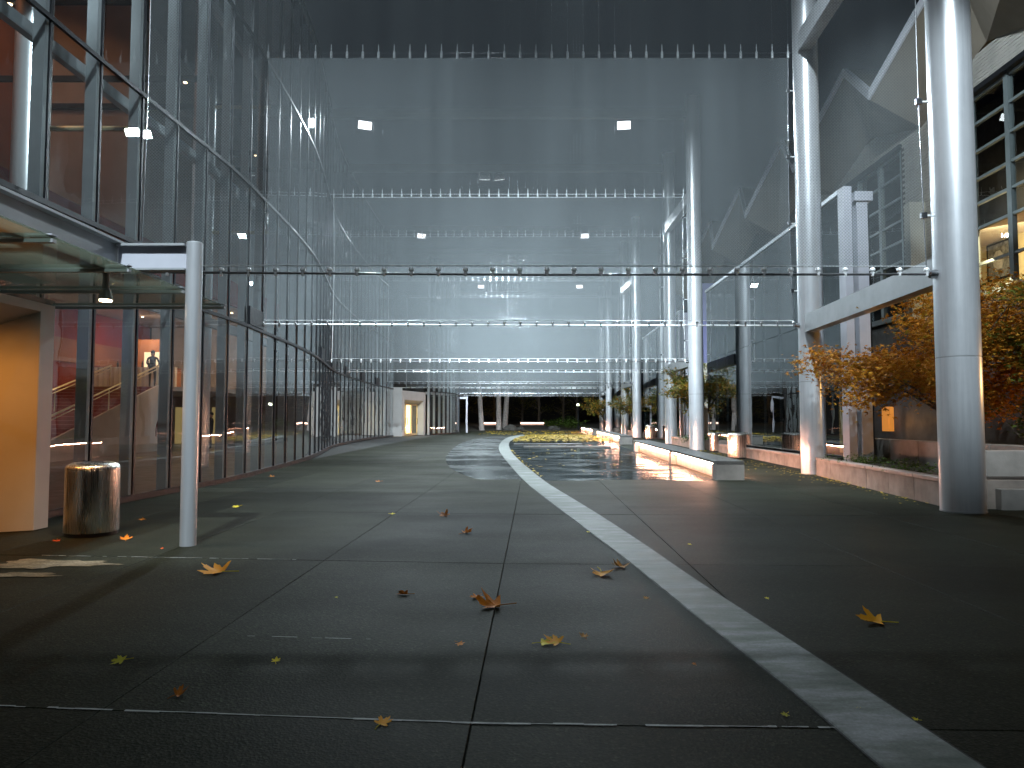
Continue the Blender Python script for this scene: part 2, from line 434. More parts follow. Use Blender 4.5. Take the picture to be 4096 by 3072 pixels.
# ------------------------------------------------------------------ mesh helpers
class MB:
    def __init__(self):
        self.v, self.f = [], []
    def add(self, vs, fs):
        b = len(self.v)
        self.v += [tuple(p) for p in vs]
        self.f += [tuple(i + b for i in f) for f in fs]
        return self
    def box(self, x0, x1, y0, y1, z0, z1):
        return self.add([(x0, y0, z0), (x1, y0, z0), (x1, y1, z0), (x0, y1, z0), (x0, y0, z1), (x1, y0, z1), (x1, y1, z1), (x0, y1, z1)],
                        [(3, 2, 1, 0), (4, 5, 6, 7), (0, 1, 5, 4), (1, 2, 6, 5), (2, 3, 7, 6), (3, 0, 4, 7)])
    def bbox(self, x0, x1, y0, y1, z0, z1, b=0.01):
        # box with chamfered vertical and top edges
        def ring(x0, x1, y0, y1, z, c):
            return [(x0 + c, y0, z), (x1 - c, y0, z), (x1, y0 + c, z), (x1, y1 - c, z), (x1 - c, y1, z), (x0 + c, y1, z), (x0, y1 - c, z), (x0, y0 + c, z)]
        vs = ring(x0, x1, y0, y1, z0, b) + ring(x0, x1, y0, y1, z1 - b, b) + ring(x0 + b, x1 - b, y0 + b, y1 - b, z1, b)
        fs = [tuple(range(7, -1, -1)), tuple(range(16, 24))]
        for k in range(2):
            for i in range(8):
                j = (i + 1) % 8
                fs.append((k * 8 + i, k * 8 + j, k * 8 + 8 + j, k * 8 + 8 + i))
        return self.add(vs, fs)
    def beam(self, a, b, w, h, up=(0, 0, 1)):
        a, b = Vector(a), Vector(b)
        d = (b - a).normalized()
        s = d.cross(Vector(up))
        if s.length < 1e-5:
            s = d.cross(Vector((1, 0, 0)))
        s.normalize()
        u = s.cross(d)
        vs = []
        for p in (a, b):
            for i, j in ((-1, -1), (1, -1), (1, 1), (-1, 1)):
                vs.append(p + s * (i * w / 2) + u * (j * h / 2))
        return self.add(vs, [(0, 1, 2, 3), (7, 6, 5, 4), (0, 4, 5, 1), (1, 5, 6, 2), (2, 6, 7, 3), (3, 7, 4, 0)])
    def tube(self, pts, radii, n=10, cap=True):
        pts = [Vector(p) for p in pts]
        if isinstance(radii, (int, float)):
            radii = [radii] * len(pts)
        base = len(self.v)
        prev = None
        for i, p in enumerate(pts):
            d = (pts[min(i + 1, len(pts) - 1)] - pts[max(i - 1, 0)]).normalized()
            if prev is None:
                s = d.cross(Vector((0, 0, 1)))
                if s.length < 1e-3:
                    s = d.cross(Vector((1, 0, 0)))
            else:
                s = prev - d * prev.dot(d)
            s.normalize(); prev = s
            t = d.cross(s)
            for k in range(n):
                a = 2 * math.pi * k / n
                self.v.append(tuple(p + (s * math.cos(a) + t * math.sin(a)) * radii[i]))
        for i in range(len(pts) - 1):
            for k in range(n):
                j = (k + 1) % n
                self.f.append((base + i * n + k, base + i * n + j, base + (i + 1) * n + j, base + (i + 1) * n + k))
        if cap:
            self.f.append(tuple(base + k for k in range(n - 1, -1, -1)))
            e = base + (len(pts) - 1) * n
            self.f.append(tuple(e + k for k in range(n)))
        return self
    def lathe(self, prof, n=32, c=(0, 0, 0)):
        base = len(self.v)
        for r, z in prof:
            for k in range(n):
                a = 2 * math.pi * k / n
                self.v.append((c[0] + r * math.cos(a), c[1] + r * math.sin(a), c[2] + z))
        for i in range(len(prof) - 1):
            for k in range(n):
                j = (k + 1) % n
                self.f.append((base + i * n + k, base + i * n + j, base + (i + 1) * n + j, base + (i + 1) * n + k))
        self.f.append(tuple(base + k for k in range(n - 1, -1, -1)))
        e = base + (len(prof) - 1) * n
        self.f.append(tuple(e + k for k in range(n)))
        return self
    def prism(self, poly, z0, z1):
        n = len(poly)
        vs = [(x, y, z0) for x, y in poly] + [(x, y, z1) for x, y in poly]
        fs = [tuple(range(n - 1, -1, -1)), tuple(range(n, 2 * n))]
        for i in range(n):
            j = (i + 1) % n
            fs.append((i, j, n + j, n + i))
        return self.add(vs, fs)
    def mesh(self, name, mat, smooth=False):
        me = bpy.data.meshes.new(name)
        me.from_pydata(self.v, [], self.f)
        if isinstance(mat, str):
            mat = MATS[mat]
        me.materials.append(mat)
        if smooth:
            me.polygons.foreach_set("use_smooth", [True] * len(me.polygons))
            try:
                me.set_sharp_from_angle(angle=R(35))
            except Exception:
                pass
        me.update()
        return me
    def obj(self, name, mat, parent=None, smooth=False, loc=None, rot=None):
        return link(name, self.mesh(name, mat, smooth), parent, loc, rot)

def link(name, me, parent=None, loc=None, rot=None):
    o = bpy.data.objects.new(name, me)
    COL.objects.link(o)
    if parent is not None:
        o.parent = parent
    if loc is not None:
        o.location = loc
    if rot is not None:
        o.rotation_euler = rot
    return o
def tag(o, label=None, cat=None, group=None, kind=None):
    if label: o["label"] = label
    if cat: o["category"] = cat
    if group: o["group"] = group
    if kind: o["kind"] = kind
    return o
def thing(name, label, cat, loc=(0, 0, 0), rz=0, group=None):
    o = bpy.data.objects.new(name, None)
    COL.objects.link(o)
    o.empty_display_size = 0.2
    o.location = loc
    o.rotation_euler = (0, 0, rz)
    return tag(o, label, cat, group)
def struct(o, kind="structure"):
    o["kind"] = kind
    return o

# ground rises gently away from the camera
ZP = [(-400, 0), (18, 0), (33, 0.15), (45, 0.22), (75, 0.27), (90, 0.30), (400, 0.30)]
def gz(y):
    for (a, za), (b, zb) in zip(ZP, ZP[1:]):
        if y <= b:
            return za + (zb - za) * (y - a) / (b - a)
    return ZP[-1][1]
SL = 0.03        # the plaza's long axis leans this much to +X per metre

# ================================================================== GROUND
gb = MB()
ys = [-60, 0, 18, 25, 33, 39, 45, 60, 75, 90, 140, 600]
for y in ys:
    gb.v += [(-400, y, gz(y) - 0.10), (400, y, gz(y) - 0.10)]
for i in range(len(ys) - 1):
    gb.f.append((2 * i, 2 * i + 1, 2 * i + 3, 2 * i + 2))
struct(gb.obj("ground", "earth"))

# plaza: bed with slabs
pb = MB()
pys = [-4, 18, 21.7, 25.4, 29.2, 33, 39, 45, 55, 65, 75, 86]
for y in pys:
    pb.v += [(-26, y, gz(y) - 0.03), (18, y, gz(y) - 0.03)]
for i in range(len(pys) - 1):
    pb.f.append((2 * i, 2 * i + 1, 2 * i + 3, 2 * i + 2))
plaza = struct(pb.obj("plaza_paving", "joint"))
XA = -0.32
cols = [XA + 2.0 * k for k in range(-4, 6)]
rows = [3.72 + 4.07 * k for k in range(-1, 20)]
def rowy(r, x):
    return r - (0.085 if x < XA else 0.03) * (x - XA)
for ci in range(len(cols) - 1):
    for ri in range(len(rows) - 1):
        c0, c1, r0, r1 = cols[ci], cols[ci + 1], rows[ri], rows[ri + 1]
        jit = lambda: rnd.uniform(-0.002, 0.002)
        g = 0.004
        pts = []
        for cx, ry, sx, sy in ((c0, r0, 1, 1), (c1, r0, -1, 1), (c1, r1, -1, -1), (c0, r1, 1, -1)):
            xm = (c0 + c1) / 2
            yy = rowy(ry, cx) if xm >= XA else ry - 0.085 * (cx - XA)
            pts.append((cx + SL * yy + sx * g, yy + sy * g))
        dz = rnd.uniform(-0.0015, 0.0015)
        b = 0.003
        cxm = sum(p[0] for p in pts) / 4; cym = sum(p[1] for p in pts) / 4
        lo = [(x, y, gz(y) - 0.028) for x, y in pts]
        md = [(x, y, gz(y) - b + dz) for x, y in pts]
        tp = []
        for x, y in pts:
            xx = x + (b if cxm > x else -b); yy = y + (b if cym > y else -b)
            tp.append((xx, yy, gz(yy) + dz))
        m = MB().add(lo + md + tp, [(0, 1, 5, 4), (1, 2, 6, 5), (2, 3, 7, 6), (3, 0, 4, 7), (4, 5, 9, 8), (5, 6, 10, 9), (6, 7, 11, 10), (7, 4, 8, 11), (8, 9, 10, 11)])
        m.obj("paving_slab", "paving", plaza)
# lime-bleached mortar along one joint row
jb = MB()
def joint_line(x0, x1, r, w, keep=0.75):
    x = x0
    while x < x1:
        ln = rnd.uniform(0.03, 0.22)
        a, b_ = x, min(x + ln, x1)
        ww = w * rnd.uniform(0.5, 1.5)
        off = rnd.uniform(-0.004, 0.004)
        ya, yb = rowy(r, a - SL * r) + off, rowy(r, b_ - SL * r) + off
        z = gz(r) + 0.0045
        jb.add([(a, ya - ww, z), (b_, yb - ww, z), (b_, yb + ww, z), (a, ya + ww, z)], [(0, 1, 2, 3)])
        x += ln + (0 if rnd.random() < keep else rnd.uniform(0.01, 0.15))
joint_line(-4.0, 1.75, rows[1], 0.0075)
joint_line(-5.4, -2.4, rows[2], 0.007, 0.45)
joint_line(-1.9, -1.0, rows[1] + 1.32, 0.0035, 0.15)
jo = jb.obj("joint_mortar", "pale_joint", plaza)
jo["kind"] = "stuff"

# pale curved band
LE = [(1.75, 2.2), (1.66, 3.2), (1.60, 4.2), (1.44, 5.9), (1.27, 8.0), (1.07, 10.0), (0.72, 13.6), (0.38, 17.4), (0.05, 22), (-0.36, 28.5), (-0.62, 34), (-0.70, 41), (-0.55, 49), (-0.05, 58), (0.9, 64)]
RE = [(2.20, 2.2), (2.11, 3.17), (1.99, 4.74), (1.79, 6.95), (1.65, 9.0), (1.45, 11.5), (1.20, 14.2), (0.93, 17.0), (0.62, 21), (0.28, 26), (-0.02, 32), (-0.18, 40), (-0.05, 47), (0.45, 55), (1.2, 60.5)]
def catmull(pts, n=10):
    out = []
    P = [pts[0]] + list(pts) + [pts[-1]]
    for i in range(1, len(P) - 2):
        p0, p1, p2, p3 = P[i - 1], P[i], P[i + 1], P[i + 2]
        for k in range(n):
            t = k / n
            out.append(tuple(0.5 * (2 * b + (c - a) * t + (2 * a - 5 * b + 4 * c - d) * t * t + (3 * b - a - 3 * c + d) * t ** 3) for a, b, c, d in zip(p0, p1, p2, p3)))
    out.append(tuple(pts[-1]))
    return out
le, re_ = catmull(LE, 6), catmull(RE, 6)
bb = MB()
for (a, b_) in zip(le, re_):
    za, zb = gz(a[1]), gz(b_[1])
    bb.v += [(a[0], a[1], za + 0.003), (a[0] + 0.006, a[1], za + 0.010), (b_[0] - 0.006, b_[1], zb + 0.010), (b_[0], b_[1], zb + 0.003)]
for i in range(len(le) - 1):
    for k in range(3):
        a = i * 4 + k
        bb.f.append((a, a + 1, a + 5, a + 4))
struct(bb.obj("paving_band", "pale_stone"))
# dark joints beside the band
for pts, s in ((le, -1), (re_, 1)):
    ej = MB()
    for p in pts:
        z = gz(p[1]) + 0.0035
        ej.v += [(p[0] + s * 0.001, p[1], z), (p[0] + s * 0.014, p[1], z)]
    for i in range(len(pts) - 1):
        q = (2 * i, 2 * i + 1, 2 * i + 3, 2 * i + 2)
        ej.f.append(q if s > 0 else q[::-1])
    struct(ej.obj("band_joint", "joint"))

# shallow wet pool between band and benches, far end under leaves
def sheet(name, poly, mat, dz, kind="structure"):
    # subdivide by y so it follows the rising ground: poly = list of (xl, xr, y)
    m = MB()
    for xl, xr, y in poly:
        m.v += [(xl, y, gz(y) + dz), (xr, y, gz(y) + dz)]
    for i in range(len(poly) - 1):
        m.f.append((2 * i, 2 * i + 1, 2 * i + 3, 2 * i + 2))
    return struct(m.obj(name, mat), kind)
def xat(pts, y):
    for (x0, y0), (x1, y1) in zip(pts, pts[1:]):
        if y0 <= y <= y1:
            return x0 + (x1 - x0) * (y - y0) / max(1e-6, y1 - y0)
    return pts[-1][0] if y > pts[-1][1] else pts[0][0]
def bench_x(y):
    return 5.24 + 0.022 * (y - 18.4) if y < 34 else 5.6 + (y - 34) * 0.05
POOLY = [18.05, 20, 22, 24, 26, 28, 30, 33, 36, 39, 42, 45, 50, 55, 60]
sheet("pool_water", [(xat(re_, y) + 0.015, bench_x(y), y) for y in POOLY], "pool_wet", 0.0075)
# stone ledge crossing the pool
for y0, x0, x1 in ((36.2, 0.6, 5.0), (39.4, 0.1, 3.9)):
    m = MB().box(x0, x1, y0, y0 + 0.6, gz(y0) + 0.004, gz(y0) + 0.07)
    struct(m.obj("pool_ledge", "wet_concrete"))
# curved wet film left of the band
fm = []
for y, xl in ((18.0, -0.55), (19, -1.05), (20.5, -1.5), (22.5, -1.95), (25, -2.3), (28, -2.6), (31, -2.75), (35, -2.9), (40, -3.0), (46, -2.9), (52, -2.4), (56, -1.6)):
    fm.append((xl, xat(le, y) - 0.02, y))
sheet("wet_paving", fm, "film_wet", 0.0072)
# pool of light at the near portal, painted as pale irregular patches
def painted_light(cx, cy, rx, ry, seed):
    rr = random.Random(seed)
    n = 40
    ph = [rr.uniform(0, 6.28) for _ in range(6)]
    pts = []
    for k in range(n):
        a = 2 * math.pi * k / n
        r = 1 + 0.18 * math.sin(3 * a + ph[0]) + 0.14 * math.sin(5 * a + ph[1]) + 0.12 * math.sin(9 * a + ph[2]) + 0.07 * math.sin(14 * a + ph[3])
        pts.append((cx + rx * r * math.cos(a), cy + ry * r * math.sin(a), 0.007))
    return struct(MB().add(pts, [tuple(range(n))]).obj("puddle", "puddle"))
painted_light(-5.0, 7.75, 0.62, 0.22, 3)
painted_light(-4.95, 7.2, 0.42, 0.10, 5)

# ================================================================== LEFT GLASS BUILDING
FP = [(-7.62, 3.0), (-7.5, 8.0), (-7.38, 13.0), (-7.2, 17.5), (-7.25, 20.0), (-7.75, 27.3), (-9.2, 36.5), (-9.7, 42.5), (-9.95, 51.4), (-9.70, 58.2)]
dense = catmull(FP, 24)
def resample(pts, step, first):
    out, acc = [], 0.0
    want = first
    for a, b in zip(pts, pts[1:]):
        L = math.dist(a, b)
        while acc + L >= want:
            t = (want - acc) / L
            out.append((a[0] + (b[0] - a[0]) * t, a[1] + (b[1] - a[1]) * t))
            want += step
        acc += L
    return out
nodes = resample(dense, 1.352, 0.0)
nodes[-1] = FP[-1]
hall = thing("glass_hall", "tall curving glass hall with black mullions along the left side of the plaza", "building", (0, 0, 0))
LEV = [0.0, 4.12, 8.0, 12.2, 16.4]
mull = MB()
def nrm(i, nd):
    a, b = nd[max(i - 1, 0)], nd[min(i + 1, len(nd) - 1)]
    d = Vector((b[0] - a[0], b[1] - a[1], 0)).normalized()
    return d, Vector((d.y, -d.x, 0))      # tangent, outward (+X side)
def wall_of_glass(nd, parent, lev=LEV, fins=True):
    for i, (x, y) in enumerate(nd):
        d, o = nrm(i, nd)
        g = gz(y)
        p = Vector((x, y, 0))
        up = (d.x, d.y, 0)
        MB().beam(p + o * 0.019 + Vector((0, 0, g)), p + o * 0.019 + Vector((0, 0, lev[-1])), 0.034, 0.05, up=up).obj("mullion", "black_metal", parent)
        if fins:
            MB().beam(p - o * 0.145 + Vector((0, 0, g)), p - o * 0.145 + Vector((0, 0, lev[-1])), 0.20, 0.09, up=up).obj("mullion_fin", "fin_steel", parent)
    for k, z in enumerate(lev[1:]):
        t = MB()
        for i in range(len(nd) - 1):
            d, o = nrm(i, nd)
            a, b = Vector((*nd[i], z)), Vector((*nd[i + 1], z))
            t.beam(a + o * 0.032, b + o * 0.032, 0.06, 0.08)
        t.obj("transom", "black_metal", parent)
        t = MB()
        for i in range(len(nd) - 1):
            d, o = nrm(i, nd)
            a, b = Vector((*nd[i], z - 0.12)), Vector((*nd[i + 1], z - 0.12))
            t.beam(a - o * 0.42, b - o * 0.42, 0.14, 0.22)
        if fins:
            t.obj("girt", "fin_steel", parent)
    t = MB()
    for i in range(len(nd) - 1):
        d, o = nrm(i, nd)
        t.beam(Vector((*nd[i], gz(nd[i][1]) + 0.06)) + o * 0.03, Vector((*nd[i + 1], gz(nd[i + 1][1]) + 0.06)) + o * 0.03, 0.08, 0.12)
    t.obj("sill", "black_metal", parent)
    for i in range(len(nd) - 1):
        for k in range(len(lev) - 1):
            a, b = nd[i], nd[i + 1]
            z0 = lev[k] if k else gz(a[1])
            MB().add([(a[0], a[1], z0), (b[0], b[1], z0), (b[0], b[1], lev[k + 1]), (a[0], a[1], lev[k + 1])], [(0, 1, 2, 3)]).obj("glass_pane", "clear_glass", parent)
wall_of_glass(nodes, hall)
# low spandrel rail over the canopy and clamp boxes where the scrim cables meet the glass
t = MB()
for i in range(len(nodes) - 1):
    if nodes[i][1] < 16.5:
        d, o = nrm(i, nodes)
        t.beam(Vector((*nodes[i], 5.0)) + o * 0.03, Vector((*nodes[i + 1], 5.0)) + o * 0.03, 0.06, 0.09)
t.obj("spandrel_rail", "black_metal", hall)
for i, (x, y) in enumerate(nodes[:-1]):
    if 18.6 < y < 20.4 or (27 < y < 56 and i % 4 == 0):
        d, o = nrm(i, nodes)
        a = Vector((x, y, 4.42)); b = Vector((*nodes[i + 1], 4.42))
        MB().beam(a + o * 0.055, b + o * 0.055, 0.05, 0.50).obj("spandrel_panel", "black_metal", hall)
# hall roof slab
m = MB()
for (x, y) in nodes:
    m.v += [(x + 0.1, y, 16.45), (x - 14, y, 16.45)]
n0 = len(nodes)
for i in range(n0 - 1):
    m.f.append((2 * i, 2 * i + 2, 2 * i + 3, 2 * i + 1))
m.obj("hall_roof", "dark_room", hall)

# lobby inside
lobby = thing("lobby_interior", "red and wood walled lobby seen through the glass hall", "interior", (0, 0, 0))
lf = MB()
prev = None
for (x, y) in nodes:
    lf.v += [(x - 0.02, y, gz(y) + 0.003), (-27, y, gz(y) + 0.003)]
for i in range(n0 - 1):
    lf.f.append((2 * i, 2 * i + 2, 2 * i + 3, 2 * i + 1)[::-1])
lf.obj("floor", "lobby_floor", lobby)
MB().box(-21.4, -21.0, 2, 41, 0, 7.2).obj("back_wall", "lobby_red", lobby)
MB().box(-17.6, -17.3, 2, 24.5, 7.3, 16.3).obj("upper_wall", "lobby_wood", lobby)
MB().box(-20.9, -14.2, 41.0, 41.4, 0, 7.2).obj("end_wall", "lobby_plaster", lobby)
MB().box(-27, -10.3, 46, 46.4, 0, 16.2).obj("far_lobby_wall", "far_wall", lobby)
MB().box(-17.2, -13.4, 24.4, 40.8, 7.2, 16.2).obj("upper_block", "lobby_plaster", lobby)
MB().box(-20.95, -13.3, 3, 40.9, 6.9, 7.2).obj("balcony_slab", "lobby_plaster", lobby)
MB().box(-13.28, -13.18, 3, 40.9, 6.95, 8.1).obj("balcony_front", "lobby_red", lobby)
MB().box(-20.9, -14.0, 32.9, 40.9, 2.9, 3.1).obj("mezzanine_slab", "lobby_plaster", lobby)
for y in (14.7, 23.0, 31.2, 39.6):
    MB().lathe([(0.345, 0.02), (0.345, 16.3)], 40, (-10.15 - (0 if y < 30 else 1.6), y, 0)).obj("lobby_column", "silver_paint", lobby, smooth=True)
# struts from columns to the glass
for y in (14.7, 23.0):
    for z in (7.7, 11.9):
        MB().tube([(-9.8, y, z), (-7.75, y, z)], 0.06, 8).obj("strut", "rail_brass", lobby)
# stair
stair = thing("lobby_staircase", "wide red carpeted staircase with pale handrails inside the lobby", "staircase", (0, 0, 0))
NS = 20
for k in range(NS):
    y0 = 23.2 + k * 0.485
    z1 = (k + 1) * 3.1 / NS
    MB().box(-20.6, -16.5, y0, y0 + 0.485, max(0.01, z1 - 0.5), z1 - 0.012).obj("riser", "stair_red", stair)
    MB().box(-20.55, -16.52, y0 - 0.015, y0 + 0.06, z1 - 0.012, z1).obj("tread_edge", "tread_edge", stair)
MB().add([(-16.45, 22.9, 0.02), (-16.45, 32.9, 0.02), (-16.45, 32.9, 3.2), (-16.45, 22.9, 0.1), (-16.35, 22.9, 0.02), (-16.35, 32.9, 0.02), (-16.35, 32.9, 3.2), (-16.35, 22.9, 0.1)],
         [(3, 2, 1, 0), (4, 5, 6, 7), (0, 1, 5, 4), (1, 2, 6, 5), (2, 3, 7, 6), (3, 0, 4, 7)]).obj("stringer_wall", "lobby_plaster", stair)
for x in (-16.4, -18.6):
    MB().tube([(x, 22.9, 0.95), (x, 32.9, 4.1)], 0.04, 8).obj("handrail", "rail_brass", stair)
    MB().tube([(x, 22.9, 0.80), (x, 32.9, 3.95)], 0.02, 8).obj("handrail", "rail_brass", stair)
    for k in range(6):
        t = k / 5
        y, z = 23.0 + 9.8 * t, 0.05 + 3.1 * t
        MB().tube([(x, y, z), (x, y, z + 0.88)], 0.025, 6).obj("baluster", "rail_brass", stair)
# bar with white cloth
bar = thing("bar_counter", "bar under a white pleated cloth on the lobby mezzanine", "bar", (-18.2, 34.6, 3.1))
m = MB()
n = 60
for k in range(n + 1):
    x = -2.4 + 4.4 * k / n
    yy = -0.35 + 0.03 * math.sin(k * 1.9)
    m.v += [(x, yy, 0.02), (x, yy * 0.97, 1.02), (x, 0.35, 1.02)]
for k in range(n):
    a = 3 * k
    m.f += [(a, a + 3, a + 4, a + 1), (a + 1, a + 4, a + 5, a + 2)]
m.obj("cloth", "cloth_white", bar)
MB().box(-2.3, 1.9, -0.28, 0.33, 0.0, 1.0).obj("counter", "lobby_wood", bar)
for k in range(7):
    b = MB().lathe([(0.045, 0), (0.045, 0.2), (0.018, 0.26), (0.018, 0.32)], 10, (0, 0, 0))
    tag(b.obj("bottle", "dark_room", None, True, (-19.2 + k * 0.3, 34.5, 4.125)), "dark bottle standing in a row on the lobby bar", "bottle", "bottles on the lobby bar")
bk = thing("bar_shelf", "glowing back panel behind the lobby bar", "bar shelf", (-18.45, 36.4, 3.1))
MB().box(-0.9, 0.7, 0, 0.12, 0.02, 2.6).obj("panel", "lobby_wood", bk)
MB().box(-0.45, 0.35, -0.02, -0.004, 1.0, 1.95).obj("lit_panel", emit("bar_glow", (1.0, 0.70, 0.42), 1.6), bk)
# wall-hung red screen and warm slot on upper wall
MB().box(-20.98, -20.9, 15, 40, 4.3, 5.4).obj("wall_panel", "lobby_wood", lobby)
# people inside
def person(name, label, loc, rz, top, pose=0, h=1.74):
    body = bpy.data.meshes.new("body")
    s = h / 1.74
    hip, kn, an = 0.92, 0.50, 0.08
    J = {}
    V, E, RR = [], [], []
    def add(k, p, r, par=None):
        J[k] = len(V); V.append(tuple(c * s for c in p)); RR.append(r * s)
        if par: E.append((J[par], J[k]))
    add('pel', (0, 0, 0.94), 0.15)
    add('wai', (0, 0.0, 1.10), 0.135, 'pel')
    add('che', (0, 0.01, 1.30), 0.16, 'wai')
    add('sho', (0, 0.0, 1.43), 0.12, 'che')
    add('nec', (0, -0.01, 1.50), 0.055, 'sho')
    add('hea', (0, -0.02, 1.58), 0.085, 'nec')
    add('crn', (0, -0.015, 1.68), 0.085, 'hea')
    for sgn, q in ((-1, 'l'), (1, 'r')):
        add('hp' + q, (sgn * 0.10, 0, 0.88), 0.10, 'pel')
        add('kn' + q, (sgn * 0.11, -0.03, kn), 0.065, 'hp' + q)
        add('an' + q, (sgn * 0.11, 0.02, an), 0.045, 'kn' + q)
        add('to' + q, (sgn * 0.13, -0.14, 0.035), 0.035, 'an' + q)
        add('sh' + q, (sgn * 0.19, 0, 1.41), 0.065, 'sho')
        if pose == 1:
            el, wr, hd = (sgn * 0.27, -0.10, 1.18), (sgn * 0.20, -0.32, 1.10), (sgn * 0.17, -0.42, 1.09)
        else:
            el, wr, hd = (sgn * 0.26, 0.03, 1.13), (sgn * 0.27, -0.06, 0.88), (sgn * 0.265, -0.09, 0.78)
        add('el' + q, el, 0.045, 'sh' + q)
        add('wr' + q, wr, 0.033, 'el' + q)
        add('ha' + q, hd, 0.036, 'wr' + q)
    body.from_pydata(V, E, [])
    body.materials.append(MATS[top])
    t = thing(name, label, "person", loc, rz)
    o = link("body", body, t)
    o.modifiers.new("skin", 'SKIN')
    for k, sv in enumerate(body.skin_vertices[0].data):
        sv.radius = (RR[k], RR[k] * 0.85)
        sv.use_root = (k == 0)
    ss = o.modifiers.new("sub", 'SUBSURF'); ss.levels = ss.render_levels = 2
    hm = MB().lathe([(0.02, 1.50), (0.078, 1.53), (0.092, 1.60), (0.088, 1.68), (0.06, 1.74), (0.02, 1.765)], 14, (0, -0.018, 0))
    hm.v = [(x * s, y * s * 1.12, z * s) for x, y, z in hm.v]
    hm.obj("head", "skin", t, True)
    hr = MB().lathe([(0.085, 1.64), (0.10, 1.68), (0.085, 1.745), (0.03, 1.785)], 14, (0, 0.008, 0))
    hr.v = [(x * s, y * s * 1.12, z * s) for x, y, z in hr.v]
    hr.obj("hair", "hair", t, True)
    return t
person("person", "person in dark clothes standing at the lobby bar on the mezzanine", (-17.12, 33.75, 3.1), R(200), "dark_cloth", 1)
person("person", "person in maroon standing on the lobby floor below the handrail", (-14.2, 29.0, gz(29) + 0.01), R(30), "maroon_cloth", 0)
person("person", "person in dark coat among the lobby guests right of the canopy post", (-14.6, 34.5, gz(34.5) + 0.01), R(-60), "dark_cloth", 1)
person("person", "person in dark clothes deepest in the lobby beside a lit doorway", (-14.9, 39.6, gz(39.6) + 0.01), R(120), "dark_cloth", 0)
# lit doorways in the end wall
for x, w in ((-15.5, 0.7), (-17.3, 0.5), (-19.4, 0.6)):
    MB().box(x, x + w, 40.96, 40.985, gz(41) + 0.02, 2.3).obj("lit_doorway", "lit_curtain", lobby)
# downlights of the lobby ceilings
dl = MB().lathe([(0.055, -0.02), (0.06, 0.0)], 10).mesh("downlight", "downlight")
k = 0
spots = [(-13.9 - 1.7 * i, 13 + 4.4 * j + 1.3 * (i % 2), 6.87) for i in range(4) for j in range(6)]
spots += [(-10.5 - 2.6 * i, 16 + 6.3 * j + 2 * (i % 2), 12.4) for i in range(2) for j in range(4)]
for p in spots:
    o = link("downlight", dl, lobby, p)
for y in (16, 22.3, 28.6, 34.9):
    MB().box(-16.6, -9.6, y - 0.05, y + 0.05, 12.42, 12.6).obj("lamp_rail", "dark_room", lobby)
    MB().box(-16.6, -9.6, y + 1.95, y + 2.05, 12.42, 12.6).obj("lamp_rail", "dark_room", lobby)
area_light("lobby_lamp", (-15.4, 12.0, 15.6), (-17.3, 12.5, 10.0), 150, (1.0, 0.50, 0.24), 3, 1.2)
area_light("lobby_lamp", (-15.0, 20.5, 15.6), (-17.3, 20.5, 10.0), 80, (1.0, 0.50, 0.26), 3, 1.2)
area_light("lobby_lamp", (-19.0, 24.0, 6.8), (-20.6, 27, 2.0), 280, (1.0, 0.55, 0.35), 3, 1.5)
area_light("lobby_lamp", (-18.3, 35.4, 6.7), (-18.4, 36.6, 4.0), 110, (1.0, 0.72, 0.48), 0.6, 0.6)
area_light("lobby_lamp", (-14.0, 34.0, 6.6), (-14.3, 35, 0), 200, (1.0, 0.62, 0.34), 3, 2)

